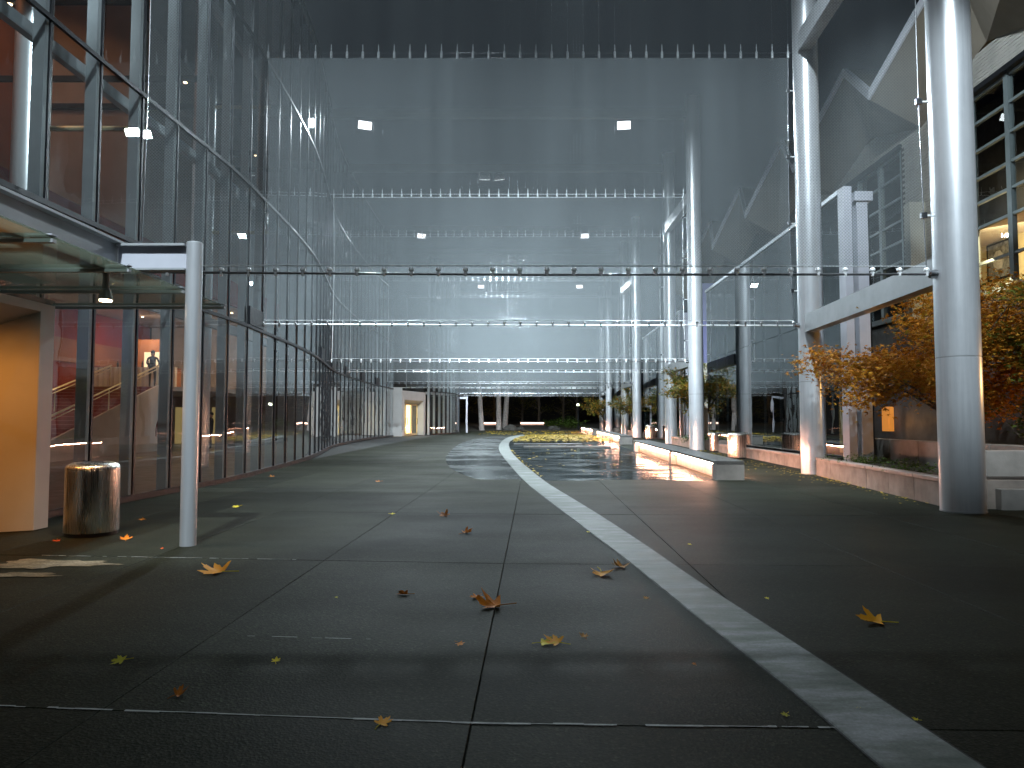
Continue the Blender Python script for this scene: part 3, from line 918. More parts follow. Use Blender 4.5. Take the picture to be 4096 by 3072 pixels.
# ---------------------------------------------------------------- near portal
def flared_portal(parent, a, d, o, width, zt, zb, z0, depth, doors, fl=0.28, jw=0.42):
    """portal: a = left front foot, d = unit along the opening, o = outward unit; flared reveal narrows inwards"""
    A = Vector((a[0], a[1], 0)); D = Vector((*d, 0)); O = Vector((*o, 0)); Z = Vector((0, 0, 1))
    P = lambda s, t, z: A + D * s - O * t + Z * z
    for side in (0, 1):
        if side == 0:
            f0, f1, i1, i0 = -jw, 0.0, fl, -jw
        else:
            f0, f1, i1, i0 = width + jw, width, width - fl, width + jw
        bot = [P(f0, 0, z0), P(f1, 0, z0), P(i1, depth, z0), P(i0, depth, z0)]
        top = [P(f0, 0, zt), P(f1, 0, zt), P(i1, depth, zt), P(i0, depth, zt)]
        fs = [(3, 2, 1, 0), (4, 5, 6, 7), (0, 1, 5, 4), (1, 2, 6, 5), (2, 3, 7, 6), (3, 0, 4, 7)]
        if side: fs = [f[::-1] for f in fs]
        MB().add(bot + top, fs).obj("jamb", "white_panel", parent)
    vs = [P(0.003, 0, zb + 0.30), P(width - 0.003, 0, zb + 0.30), P(width - (fl + 0.003), depth, zb), P((fl + 0.003), depth, zb),
          P(0.003, 0, zt + 0.002), P(width - 0.003, 0, zt + 0.002), P(width - (fl + 0.003), depth, zt + 0.002), P((fl + 0.003), depth, zt + 0.002)]
    MB().add(vs, [(3, 2, 1, 0), (4, 5, 6, 7), (0, 1, 5, 4), (1, 2, 6, 5), (2, 3, 7, 6), (3, 0, 4, 7)]).obj("lintel", "white_panel", parent)
    # doors in the back plane
    w = (width - 2 * fl) / doors
    for k in range(doors):
        s0 = fl + k * w
        q = MB()
        for (sa, sb, za, zc) in ((s0 + 0.01, s0 + 0.08, z0 + 0.02, zb), (s0 + w - 0.08, s0 + w - 0.01, z0 + 0.02, zb), (s0 + 0.08, s0 + w - 0.08, z0 + 0.02, z0 + 0.2), (s0 + 0.08, s0 + w - 0.08, zb - 0.1, zb)):
            v = [P(sa, depth - 0.03, za), P(sb, depth - 0.03, za), P(sb, depth + 0.03, za), P(sa, depth + 0.03, za), P(sa, depth - 0.03, zc), P(sb, depth - 0.03, zc), P(sb, depth + 0.03, zc), P(sa, depth + 0.03, zc)]
            q.add(v, [(3, 2, 1, 0), (4, 5, 6, 7), (0, 1, 5, 4), (1, 2, 6, 5), (2, 3, 7, 6), (3, 0, 4, 7)])
        dr = q.obj("door", "rail_brass", parent)
        MB().add([P(s0 + 0.08, depth, z0 + 0.2), P(s0 + w - 0.08, depth, z0 + 0.2), P(s0 + w - 0.08, depth, zb - 0.1), P(s0 + 0.08, depth, zb - 0.1)], [(0, 1, 2, 3)]).obj("door_glass", "clear_glass", dr)
        hs = s0 + (w - 0.2 if k % 2 == 0 else 0.2)
        MB().tube([P(hs, depth - 0.04, z0 + 0.95), P(hs, depth - 0.11, z0 + 0.98), P(hs, depth - 0.11, z0 + 1.45), P(hs, depth - 0.04, z0 + 1.48)], 0.02, 8).obj("door_handle", "black_metal", dr)
    return P
pn = thing("entrance_portal", "near white entrance portal glowing amber behind the steel bin", "portal")
flared_portal(pn, (-6.78, 6.6), (0.02, 1.0), (1.0, -0.02), 3.45, 3.22, 2.8, 0.01, 0.60, 4, 0.28, 0.30)
pf = thing("entrance_portal", "far white entrance portal with yellow lit glass doors", "portal")
d_ = Vector((1.35, 4.6)).normalized()
o_ = Vector((d_.y, -d_.x))
Pf = flared_portal(pf, (-8.86, 58.6), tuple(d_), tuple(o_), 3.9, 4.0, 2.95, gz(60) + 0.01, 0.55, 3, 0.10)
MB().box(-9.72, -9.0, 57.95, 58.25, gz(58), 4.25).obj("pylon", "white_panel", pf)
v = [Pf(0.1, 1.2, 0.3), Pf(3.8, 1.2, 0.3), Pf(3.8, 1.2, 2.9), Pf(0.1, 1.2, 2.9)]
MB().add(v, [(0, 1, 2, 3)]).obj("vestibule_glow", "door_glow", pf)
# glass beyond the far portal
far_hall = thing("glass_hall", "far end of the glass hall beyond the yellow lit portal", "building")
nd = resample(catmull([(-7.35, 63.6), (-6.3, 66.0), (-5.6, 68.5), (-5.3, 72.0)], 12), 0.95, 0.0)
wall_of_glass(nd, far_hall, LEV[:5], fins=True)
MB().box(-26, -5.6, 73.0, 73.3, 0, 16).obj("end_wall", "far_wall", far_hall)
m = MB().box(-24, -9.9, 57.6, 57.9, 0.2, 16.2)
m.obj("cross_wall", "far_wall", far_hall)

# ---------------------------------------------------------------- entrance canopies
def canopy(t, flip=1):
    # local frame: origin at post foot; -X toward the glass hall, -Y toward the camera
    MB().lathe([(0.098, 0.0), (0.098, 3.79), (0.09, 3.80)], 28, (0, 0, 0)).obj("post", "silver_paint", t, True)
    MB().box(-0.95, -0.09, -0.03, 0.03, 3.46, 3.74).obj("outrigger_beam", "white_steel", t)
    MB().box(-0.95, -0.09, -0.10, 0.10, 3.74, 3.77).obj("beam_flange", "grey_steel", t)
    MB().box(-0.95, -0.09, -0.08, 0.08, 3.435, 3.46).obj("beam_flange", "grey_steel", t)
    MB().box(-1.03, -0.97, -6.5, 0.12, 3.47, 3.77).obj("edge_beam", "grey_steel", t)
    MB().box(-1.12, -0.88, -6.5, 0.12, 3.77, 3.80).obj("beam_flange", "grey_steel", t)
    MB().box(-1.12, -0.88, -6.5, 0.12, 3.445, 3.47).obj("beam_flange", "grey_steel", t)
    for k in range(6):
        y = 2.45 - 1.42 * k
        MB().box(-3.35, -0.62, y - 1.395, y, 3.385 + 0.004 * (k % 2), 3.405 + 0.004 * (k % 2)).obj("canopy_pane", "canopy_glass", t)
        MB().box(-3.35, -0.60, y - 0.03, y + 0.03, 3.34, 3.378).obj("pane_rib", "grey_steel", t)
        MB().box(-0.86, -0.60, y - 0.05, y + 0.05, 3.411, 3.425).obj("pane_clamp", "white_steel", t)
    MB().box(-3.42, -3.36, -6.5, 2.5, 3.30, 3.48).obj("ledger", "black_metal", t)
    for y in (-4.2, -1.4):
        MB().box(-3.35, -1.04, y - 0.05, y + 0.05, 3.43, 3.62).obj("tie_beam", "grey_steel", t)
cn = thing("entrance_canopy", "near glass and steel entrance canopy with one silver post by the steel bin", "canopy", (-4.02, 8.9, 0))
canopy(cn)
cf = thing("entrance_canopy", "far small canopy post and beam past the lit portal", "canopy", (-4.72, 74.0, gz(74)))
MB().lathe([(0.11, 0.0), (0.11, 3.75)], 16).obj("post", "white_steel", cf, True)
MB().box(-1.55, 0.1, -0.1, 0.1, 3.5, 3.72).obj("outrigger_beam", "white_steel", cf)
# pendant lamp under the near canopy
lp = thing("pendant_lamp", "small lit bell lamp hanging under the near canopy", "lamp", (-5.13, 8.9, 3.05))
MB().tube([(0.12, 0, 0.55), (0.05, 0, 0.60), (0.01, 0, 0.55), (0, 0, 0.38)], 0.012, 8).obj("arm", "black_metal", lp)
MB().lathe([(0.04, 0.36), (0.045, 0.16), (0.06, 0.14), (0.085, 0.02), (0.08, 0.02)], 20).obj("lamp_shade", "grey_steel", lp, True)
MB().lathe([(0.07, 0.0), (0.07, 0.014)], 16).obj("bulb", "warm_lamp", lp)
def spot(name, loc, target, watts, color, size=R(90), blend=0.6, rad=0.06):
    d = bpy.data.lights.new(name, 'SPOT')
    d.energy, d.color, d.spot_size, d.spot_blend, d.shadow_soft_size = watts, color, size, blend, rad
    o = bpy.data.objects.new(name, d); COL.objects.link(o)
    o.location = loc
    o.rotation_euler = (Vector(target) - Vector(loc)).to_track_quat('-Z', 'Y').to_euler()
    return o
spot("lamp_light", (-5.13, 8.9, 3.03), (-4.9, 8.7, 0), 170, (1.0, 0.66, 0.36), R(110))
assumed_lp = thing("pendant_lamp", "amber bell lamp under the canopy outside the left picture edge", "lamp", (-5.6, 6.3, 3.05))  # assumed lamp out of view, added for the amber light on the portal
MB().tube([(0, 0, 0.34), (0, 0, 0.16)], 0.012, 8).obj("arm", "black_metal", assumed_lp)
MB().lathe([(0.04, 0.3), (0.045, 0.16), (0.06, 0.14), (0.085, 0.02), (0.08, 0.02)], 20).obj("lamp_shade", "grey_steel", assumed_lp, True)
MB().lathe([(0.07, 0.0), (0.07, 0.014)], 16).obj("bulb", "warm_lamp", assumed_lp)
spot("lamp_light", (-5.6, 6.3, 3.03), (-6.7, 9.0, 0.9), 330, (1.0, 0.34, 0.045), R(74), 0.8)
spot("lamp_light", (-7.0, 8.2, 2.7), (-7.0, 9.8, 1.2), 60, (1.0, 0.36, 0.05), R(104), 1.0)  # assumed amber light inside the portal, added without a fixture

# ================================================================== PILLARS, BEAMS, SCRIMS
ORD = ["first", "second", "third", "fourth", "fifth", "sixth", "seventh", "eighth"]
PLAB = ["nearest and widest silver pillar in front of the big orange maple",
        "silver pillar at the far end of the nearest stone planter, second from the right edge",
        "third silver pillar, standing behind the end of the longest lit bench",
        "fourth silver pillar with orange maple leaves across it",
        "fifth silver pillar beside the most distant steel bin",
        "sixth silver pillar just left of the fifth one",
        "seventh silver pillar near the second lit bench",
        "eighth and most distant silver pillar by the leafy end of the pool"]
for i, (x, y) in enumerate(PX):
    t = thing("steel_pillar", PLAB[i], "pillar", (x, y, gz(y)), 0, "silver pillars along the right side")
    MB().lathe([(0.345, 0.0), (0.345, 2.62)], 56).obj("lower_shaft", "silver_paint", t, True)
    MB().lathe([(0.340, 2.62), (0.340, 2.64)], 56).obj("seam_ring", "grey_steel", t, True)
    MB().lathe([(0.345, 2.64), (0.345, 17.0)], 56).obj("shaft", "silver_paint", t, True)
    MB().lathe([(0.352, 0.0), (0.352, 0.02)], 40).obj("base_ring", "grey_steel", t, True)
for k in range(4):
    (xa, ya), (xb, yb) = PX[2 * k], PX[2 * k + 1]
    xb2, yb2 = xb - 0.14 + 0.0, yb - 0.30
    xa2 = xa + 0.22
    g = gz((ya + yb) / 2)
    nm = ["nearest pair of silver pillars", "third and fourth silver pillars", "fifth and sixth silver pillars", "last two silver pillars"][k]
    o = MB().beam((xa2, ya + 0.27, 4.31 + g), (xb2, yb2, 4.31 + g), 0.3, 0.5).obj("steel_beam", "grey_steel")
    tag(o, f"low grey box beam joining the {nm}", "beam", "low beams between pillars")
    o = MB().beam((xa2, ya + 0.27, 12.55 + g), (xb2, yb2, 12.55 + g), 0.34, 0.55).obj("steel_beam", "silver_paint")
    tag(o, f"high silver box beam joining the {nm}", "beam", "high beams between pillars")

SCR_L = [-6.45, -7.18, -8.56, -9.42, -9.55, -9.2, -6.9, -6.6]
SLAB = ["nearest mesh scrim, sheer, its cable crossing at the height of the canopy",
        "second mesh scrim from the front, its right edge tied to the second pillar",
        "third mesh scrim from the front, with the brightest row of hanger fittings",
        "fourth mesh scrim from the front, just behind the third one",
        "fifth mesh scrim from the front", "sixth mesh scrim from the front",
        "seventh mesh scrim from the front", "rearmost mesh scrim above the dark far trees"]
# fittings
cl = MB()
cl.lathe([(0.03, -0.065), (0.036, -0.03), (0.036, -0.012)], 10)
cl.box(-0.032, 0.032, -0.03, 0.03, -0.010, 0.03)
cl.lathe([(0.02, 0.03), (0.055, 0.05), (0.06, 0.08), (0.045, 0.115), (0.015, 0.125)], 10)
clamp_me = cl.mesh("cable_clamp", "bright_fitting", True)
clamp_dull = cl.mesh("cable_clamp", "steel", True)
hg = MB()
hg.lathe([(0.016, -0.02), (0.036, 0.0), (0.036, 0.17), (0.014, 0.22), (0.014, 0.34), (0.005, 0.42)], 8)
hanger_me = hg.mesh("hanger", "bright_fitting", True)
hanger_dull = hg.mesh("hanger", "grey_steel", True)
for i, (px, py) in enumerate(PX):
    x0, x1 = SCR_L[i], px - 0.50
    g = gz(py)
    zb, zt = (4.10 if i == 0 else 4.30 + g * 0.3), 12.2 + g * 0.3
    t = thing("mesh_scrim", SLAB[i], "scrim", (0, py, 0), 0, "metal mesh scrims hung across the plaza")
    # the mesh, slightly slack
    m = MB()
    nx, nz = 40, 12
    for a in range(nz + 1):
        for b in range(nx + 1):
            u = b / nx; w = a / nz
            pinch = 0.06 * math.sin(math.pi * w)
            xx = x0 + pinch + (x1 - x0 - 2 * pinch) * u
            m.v.append((xx, 0.03 * math.sin(u * 19 + i) * (1 - w) * 0.6, zb + 0.10 + (zt - zb - 0.10) * w))
    for a in range(nz):
        for b in range(nx):
            q = a * (nx + 1) + b
            m.f.append((q, q + 1, q + nx + 2, q + nx + 1))
    m.obj("mesh_panel", "metal_mesh", t)
    # cables
    lx = x0 - 0.55 if i != 1 else x0 - 0.2
    MB().tube([(lx, 0, zb + 0.02), ((x0 + x1) / 2, 0, zb - 0.03 if i == 0 else zb - 0.01), (px - 0.34, 0, zb - 0.02)], 0.021 if i == 0 else 0.02, 8).obj("bottom_cable", "dark_cable" if i in (0, 2, 4) else "bright_fitting", t)
    MB().tube([(x0, 0, zb + 0.13), (x1, 0, zb + 0.12)], 0.008, 6).obj("hem_wire", "bright_fitting", t)
    MB().lathe([(0.03, 0.0), (0.07, 0.03), (0.085, 0.16)], 12).obj("cable_anchor", "steel", t, True, (px - 0.34 - 0.14, 0, zb - 0.02), (0, R(90), 0))
    MB().tube([(x0, 0, zt), (x1, 0, zt)], 0.014 if i > 1 else 0.007, 6).obj("top_rod", "bright_fitting" if i > 1 else "steel", t)
    MB().tube([(x0 - 0.3, 0, zt + 0.15), (px - 0.3, 0, zt + 0.15)], 0.010 if i > 1 else 0.006, 6).obj("top_cable", "bright_fitting" if i > 1 else "steel", t)
    for sx, xx in ((-1, x0), (1, x1)):
        e = MB()
        pts = []
        for a in range(13):
            w = a / 12
            pts.append((xx - sx * 0.06 * math.sin(math.pi * w), 0, zb + (zt - zb) * w))
        e.tube(pts, 0.014 if i > 1 else 0.009, 6).obj("edge_cable", "bright_fitting" if i > 1 else "steel", t)
        if sx == 1:
            for k in range(4):
                w = (k + 0.5) / 4
                zz = zb + (zt - zb) * w
                xm = xx - 0.06 * math.sin(math.pi * w)
                MB().beam((xm - 0.04, 0, zz), (px - 0.33, 0, zz), 0.025, 0.025).obj("edge_tie", "bright_fitting", t)
                MB().box(xm - 0.05, xm + 0.05, -0.03, 0.03, zz - 0.05, zz + 0.05).obj("edge_clamp", "steel", t)
    n = int((x1 - x0) / 0.462)
    stepx = (x1 - x0) / n
    if i < 4:
        for k in range(n + 1):
            xx = x0 + stepx * k
            s = 1.0
            link("cable_clamp", clamp_me if i != 1 else clamp_dull, t, (xx, 0, zb), (0, 0, rnd.uniform(0, 3))).scale = (0.8, 0.8, 0.8)
            link("hanger", hanger_me if i > 1 else hanger_dull, t, (xx, 0, zt))
            MB().tube([(xx, 0, zt + 0.40), (xx, 0, 16.1)], 0.0028, 4, False).obj("hanger_wire", "steel", t)
    else:
        m, h, w = MB(), MB(), MB()
        for k in range(n + 1):
            xx = x0 + stepx * k
            m.box(xx - 0.05, xx + 0.05, -0.05, 0.05, zb - 0.06, zb + 0.10)
            h.box(xx - 0.03, xx + 0.03, -0.03, 0.03, zt, zt + 0.3)
            w.tube([(xx, 0, zt + 0.3), (xx, 0, 16.1)], 0.004, 3, False)
        for q, nm in ((m, "cable_clamps"), (h, "hangers"), (w, "hanger_wires")):
            q.obj(nm, "steel", t)["kind"] = "stuff"
# overhead cross beams
CLAB = ["overhead cross beam above the nearest scrim", "overhead cross beam above the second scrim", "overhead cross beam with two wide-set floodlights above the third scrim",
        "overhead cross beam with two close floodlights above the fourth scrim", "overhead cross beam above the fifth scrim", "overhead cross beam above the sixth scrim",
        "overhead cross beam above the seventh scrim", "overhead cross beam above the rearmost scrim"]
for i, (px, py) in enumerate(PX):
    o = MB().beam((SCR_L[i] - 0.35, py, 16.33), (px - 0.33, py, 16.33), 0.26, 0.42).obj("cross_beam", "dark_steel")
    tag(o, CLAB[i], "beam", "overhead cross beams")
o = MB().beam((-7.4, -0.6, 16.33), (7.6, -0.6, 16.33), 0.26, 0.42).obj("cross_beam", "dark_steel")  # assumed beam out of view, carrying two assumed floodlights
tag(o, "overhead cross beam above the camera", "beam", "overhead cross beams")
WHERE = {-0.6: "above the camera", 12.2: "above the nearest scrim", 20.4: "above the second scrim", 33.6: "above the third scrim", 41.0: "above the fourth scrim", 54.2: "above the fifth scrim", 61.7: "above the sixth scrim", 75.0: "above the seventh scrim"}
for j, (x, y, z, tg, w) in enumerate(FLOODS):  # pairs above the camera, nearest and second scrims are assumed, out of view
    side = "left" if j % 2 == 0 else "right"
    loc = Vector((x, y, z - 0.22))
    rot = (Vector(tg) - loc).to_track_quat('-Z', 'Y').to_euler()
    t = thing("floodlight", f"{side} lit floodlight of the pair {WHERE[y]}", "floodlight", loc, 0, "floodlights on the cross beams")
    t.rotation_euler = rot
    MB().add([(-0.33, -0.20, -0.02), (0.33, -0.20, -0.02), (0.33, 0.20, -0.02), (-0.33, 0.20, -0.02), (-0.25, -0.12, 0.22), (0.25, -0.12, 0.22), (0.25, 0.12, 0.22), (-0.25, 0.12, 0.22)],
             [(0, 3, 2, 1), (4, 5, 6, 7), (0, 1, 5, 4), (1, 2, 6, 5), (2, 3, 7, 6), (3, 0, 4, 7)]).obj("housing", "grey_steel", t)
    MB().box(-0.31, 0.31, -0.18, 0.18, -0.04, -0.025).obj("lens", "flood_lens", t)
    MB().box(-0.03, 0.03, -0.03, 0.03, 0.221, 0.30).obj("bracket", "grey_steel", t)
    dirv = (Vector(tg) - loc).normalized()
    area_light("flood_light", tuple(loc + dirv * 0.07), tg, w * FW, COOL, 0.62, 0.34, 118 if y < 0 else 76)

for x, y, tg, ang, w in ADDED_BEAMS:
    spot("flood_beam", Vector((x, y, 15.70)) + (Vector(tg) - Vector((x, y, 15.7))).normalized() * 0.25, tg, w, COOL, R(ang), 0.7, 0.15)

# ================================================================== BENCHES
def lit_bench(label, ya, yb, xa, xb, w, h, segs, group="lit concrete benches", both=True):
    L = math.dist((xa, ya), (xb, yb))
    z = gz((ya + yb) / 2) if ya > 30 else (gz(ya))
    ang = math.atan2(-(xb - xa), yb - ya)
    t = thing("bench", label, "bench", (xa, ya, gz(ya) + 0.003), ang, group)
    t.rotation_euler = (math.atan2(gz(yb) - gz(ya), L), 0, ang)
    MB().bbox(0, w, 0.0, L, h - 0.09, h, 0.012).obj("seat_slab", "wet_concrete", t)
    MB().box(0.20, w - 0.20, 0.45, L - 0.45, 0.0, h - 0.095).obj("core_wall", "concrete", t)
    MB().bbox(0.0, w, 0.002, 0.44, 0.0, h - 0.093, 0.01).obj("end_block", "concrete", t)
    MB().bbox(0.0, w, L - 0.44, L - 0.002, 0.0, h - 0.093, 0.01).obj("end_block", "concrete", t)
    cuts = [0.44 + (L - 0.88) * s for s in segs]
    for c in cuts:
        MB().box(0.02, w - 0.02, c - 0.16, c + 0.16, 0.0, h - 0.094).obj("rib_block", "concrete", t)
    edges = [0.44] + cuts + [L - 0.44]
    for a, b in zip(edges, edges[1:]):
        a2 = a + (0.18 if a != 0.44 else 0.02); b2 = b - (0.18 if b != L - 0.44 else 0.02)
        for x0, x1 in ((0.06, 0.085), (w - 0.085, w - 0.06)) if both else ((0.06, 0.085),):
            q = MB()
            n = max(1, int((b2 - a2) / 0.62))
            st = (b2 - a2) / n
            for k in range(n):
                q.box(x0, x1, a2 + st * k + 0.05, a2 + st * (k + 1) - 0.05, h - 0.125, h - 0.1)
            q.obj("light_strip", "led_pink", t)
    return t
lit_bench("nearest and longest lit bench with a thick end block facing the camera", 18.4, 32.6, 5.27, 5.55, 0.72, 0.50, (0.42,))
lit_bench("second lit bench farther along the pool beyond the longest one", 40.0, 57.0, 6.05, 6.75, 0.72, 0.50, (0.36, 0.68))
lit_bench("third lit bench at the leafy far end of the pool", 62.0, 80.0, 7.0, 7.75, 0.72, 0.52, (0.5,))

# ================================================================== STEEL BINS
def bin_(label, x, y, dia=0.66, h=0.98):
    t = thing("litter_bin", label, "bin", (x, y, gz(y) + 0.003), rnd.uniform(0, 3), "round stainless litter bins")
    r = dia / 2
    MB().lathe([(r * 0.97, 0.0), (r * 0.97, 0.05)], 40).obj("plinth", "black_metal", t, True)
    MB().lathe([(r, 0.05), (r, h * 0.895), (r - 0.004, h * 0.9)], 48).obj("body", "brushed_steel", t, True)
    MB().lathe([(r * 0.985, h * 0.9), (r * 0.985, h * 0.905)], 40).obj("seam", "black_metal", t, True)
    MB().lathe([(r * 1.005, h * 0.905), (r * 1.005, h * 0.925), (r * 0.93, h * 0.965), (r * 0.72, h), (r * 0.45, h * 1.003)], 48).obj("lid", "brushed_steel", t, True)
    MB().lathe([(r * 0.40, h * 1.0035), (r * 0.40, h * 1.006)], 32).obj("opening", "black_metal", t)
    return t
bin_("large steel bin between the amber portal and the canopy post", -5.72, 9.75)
bin_("steel bin behind the near end block of the longest bench", 8.62, 27.3, 0.68, 0.98)
bin_("slim steel bin in front of the third pillar", 9.08, 32.0, 0.40, 0.86)
bin_("most distant steel bin, left of the fourth pillar", 9.72, 50.0, 0.72, 0.98)

# ================================================================== PLANTERS, MAPLES
def planter(label, x0, y0, x1, y1, depth, h, n):
    L = math.dist((x0, y0), (x1, y1))
    ang = math.atan2(-(x1 - x0), y1 - y0)
    g = gz((y0 + y1) / 2) if y0 > 30 else gz(y0)
    t = thing("stone_planter", label, "planter", (x0, y0, g), ang, "stone planters between the pillars")
    st = L / n
    for k in range(n):
        a, b = k * st + 0.006, (k + 1) * st - 0.006
        dx = rnd.uniform(-0.004, 0.004)
        MB().bbox(dx, 0.16 + dx, a, b, -0.1, h - 0.075, 0.008).obj("wall_block", "planter_stone", t)
        MB().bbox(-0.025 + dx, 0.22 + dx, a, b, h - 0.072, h, 0.01).obj("cap_stone", "planter_cap", t)
    MB().box(0.17, depth, 0.02, L - 0.02, -0.1, h - 0.12).obj("soil", "soil", t)
    MB().box(0.0, depth, -0.16, 0.0, -0.1, h - 0.02).obj("end_wall", "planter_stone", t)
    return t
planter("nearest stone planter with capped blocks between the two nearest pillars", 7.72, 12.75, 8.50, 19.95, 5.0, 0.52, 6)
planter("planter kerb below the dark glass pavilion behind the second pillar", 8.95, 20.9, 9.25, 33.0, 0.65, 0.46, 9)
planter("stone planter under the maple of the third and fourth pillars", 8.85, 34.1, 9.10, 40.6, 2.4, 0.46, 5)
planter("far stone planter between the fifth and sixth pillars", 9.62, 54.7, 9.85, 61.2, 2.0, 0.46, 5)
planter("most distant stone planter between the last two pillars", 10.3, 75.5, 10.5, 81.9, 2.0, 0.46, 5)

def leaf_cloud(pts, n, size, spread, rr, flat=0.5):
    m = MB()
    for _ in range(n):
        c = rr.choice(pts)
        p = Vector((c[0] + rr.gauss(0, spread), c[1] + rr.gauss(0, spread), c[2] + rr.gauss(0, spread * flat)))
        s = size * rr.uniform(0.6, 1.3)
        nz = Vector((rr.gauss(0, 0.5), rr.gauss(0, 0.5), 1)).normalized()
        a = nz.orthogonal().normalized()
        a.rotate(Matrix.Rotation(rr.uniform(0, 6.28), 3, nz))
        b = nz.cross(a)
        droop = nz * (-0.25 * s)
        # five pointed leaf from a few triangles
        tip = p + a * s
        l1, l2 = p + a * 0.35 * s + b * 0.62 * s + droop, p + a * 0.35 * s - b * 0.62 * s + droop
        k1, k2 = p - a * 0.25 * s + b * 0.42 * s + droop, p - a * 0.25 * s - b * 0.42 * s + droop
        i1, i2 = p + a * 0.32 * s + b * 0.16 * s, p + a * 0.32 * s - b * 0.16 * s
        st = p - a * 0.12 * s
        m.add([st, k1, p + b * 0.2 * s, l1, i1, tip, i2, l2, p - b * 0.2 * s, k2], [(0, 1, 2, 3, 4, 5, 6, 7, 8, 9)])
    return m
def maple(label, x, y, z, height, rad, leaves, size, mat, seed, lean=(0, 0), low=0.3, group="autumn maples along the right side"):
    rr = random.Random(seed)
    t = thing("maple_tree", label, "tree", (x, y, z), 0, group)
    tr = MB()
    fork = Vector((lean[0] * 0.3, lean[1] * 0.3, height * low))
    tr.tube([(0, 0, -0.1), (0.02, 0.01, height * low * 0.5), tuple(fork)], [0.075, 0.06, 0.055], 8)
    tips = []
    nb = 9
    for k in range(nb):
        a = 2 * math.pi * k / nb + rr.uniform(-0.3, 0.3)
        r = rad * rr.uniform(0.55, 1.0)
        e = Vector((math.cos(a) * r + lean[0], math.sin(a) * r + lean[1], height * rr.uniform(0.48, 0.95)))
        mid = fork.lerp(e, 0.5) + Vector((rr.uniform(-.15, .15), rr.uniform(-.15, .15), height * 0.06))
        tr.tube([tuple(fork), tuple(mid), tuple(e)], [0.04, 0.025, 0.008], 6)
        for q in range(5):
            u = rr.uniform(0.35, 1.0)
            s = fork.lerp(mid, u * 2) if u < 0.5 else mid.lerp(e, u * 2 - 1)
            d = Vector((rr.gauss(0, 1), rr.gauss(0, 1), rr.gauss(0.1, 0.45))).normalized() * rad * rr.uniform(0.22, 0.5)
            tr.tube([tuple(s), tuple(s + d * 0.6 + Vector((0, 0, 0.05))), tuple(s + d)], [0.014, 0.009, 0.004], 5)
            tips += [s + d, s + d * 0.65]
        tips.append(e)
    for k in range(4):
        e = Vector((rr.uniform(-.4, .4) * rad + lean[0], rr.uniform(-.4, .4) * rad + lean[1], height * rr.uniform(0.85, 1.0)))
        tr.tube([tuple(fork), tuple(e)], [0.03, 0.006], 6)
        tips += [e, fork.lerp(e, 0.75)]
    tr.obj("trunk", "bark", t, True)
    leaf_cloud(tips, leaves, size, rad * 0.13, rr, 0.45).obj("crown", mat, t)
    return t
maple("big orange maple behind the nearest pillar", 10.35, 16.6, 0.4, 4.3, 2.65, 20000, 0.10, "maple_orange", 11, (-0.25, 0.1), 0.28)
maple("orange and green maple at the right picture edge", 11.9, 14.6, 0.9, 3.7, 2.1, 11000, 0.095, "maple_green", 12, (0.0, 0), 0.3)
maple("orange green maple between the third and fourth pillars", 9.75, 37.4, gz(37) + 0.3, 4.1, 1.75, 6000, 0.11, "maple_green", 13, (-0.2, 0), 0.35)
maple("small orange maple between the fifth and sixth pillars", 10.0, 58.0, gz(58) + 0.3, 3.6, 1.65, 2200, 0.13, "maple_green", 14, (-0.5, 0), 0.35)
maple("yellow green maple at the far end between the last two pillars", 10.35, 78.6, gz(78) + 0.3, 3.6, 1.9, 1800, 0.16, "maple_green", 15, (-0.9, 0), 0.35)
def shrub(label, x, y, z, r, h, n, seed, size=0.05):
    rr = random.Random(seed)
    t = thing("shrub", label, "shrub", (x, y, z), 0, "low green planting")
    st = MB()
    pts = []
    for k in range(16):
        e = Vector((rr.gauss(0, r * 0.5), rr.gauss(0, r * 0.5), h * rr.uniform(0.35, 1)))
        st.tube([(0, 0, -0.05), tuple(e)], [0.012, 0.004], 5)
        pts += [e, e * 0.7]
    st.obj("stems", "bark", t)
    leaf_cloud(pts, n, size, r * 0.2, rr, 0.5).obj("foliage", "shrub_green", t)
for k, (x, y, r, h) in enumerate([(8.75, 17.8, 0.5, 0.25), (8.7, 15.6, 0.6, 0.25), (8.6, 13.9, 0.45, 0.22)]):
    shrub(["low green shrub in the nearest planter by the second pillar", "low green shrub midway along the nearest planter", "low green shrub in the nearest planter beside the nearest pillar"][k], x, y, 0.4, r, h, 500, 30 + k)
shrub("low green shrub in the planter between the third and fourth pillars", 9.3, 36.0, gz(36) + 0.3, 0.7, 0.3, 400, 36, 0.08)
shrub("green shrub under the maple at the right picture edge", 11.4, 15.4, 0.85, 0.9, 1.3, 900, 37, 0.07)
# upper retaining wall behind the nearest planter and the low white kerb at the right edge
tw = thing("retaining_wall", "grey stone retaining wall behind the nearest planter", "wall", (10.6, 13.0, 0))
for k in range(6):
    MB().bbox(0.0, 0.3, k * 1.4 + 0.008, (k + 1) * 1.4 - 0.008, 0.3, 1.02, 0.015).obj("wall_block", "concrete", tw)
MB().box(0.31, 3.0, 0, 8.4, 0.2, 0.92).obj("soil", "soil", tw)
kw = thing("low_wall", "low pale concrete wall right of the nearest pillar", "wall", (8.45, 12.35, 0))
for k in range(3):
    MB().bbox(k * 1.6 + 0.006, (k + 1) * 1.6 - 0.006, 0, 0.2, 0.0, 0.36, 0.01).obj("wall_block", "concrete", kw)
MB().box(0.02, 4.78, 0.22, 0.5, 0.0, 0.30).obj("soil", "soil", kw)
kw2 = thing("retaining_wall", "upper stone wall above the low pale wall at the right edge", "wall", (8.75, 13.4, 0))
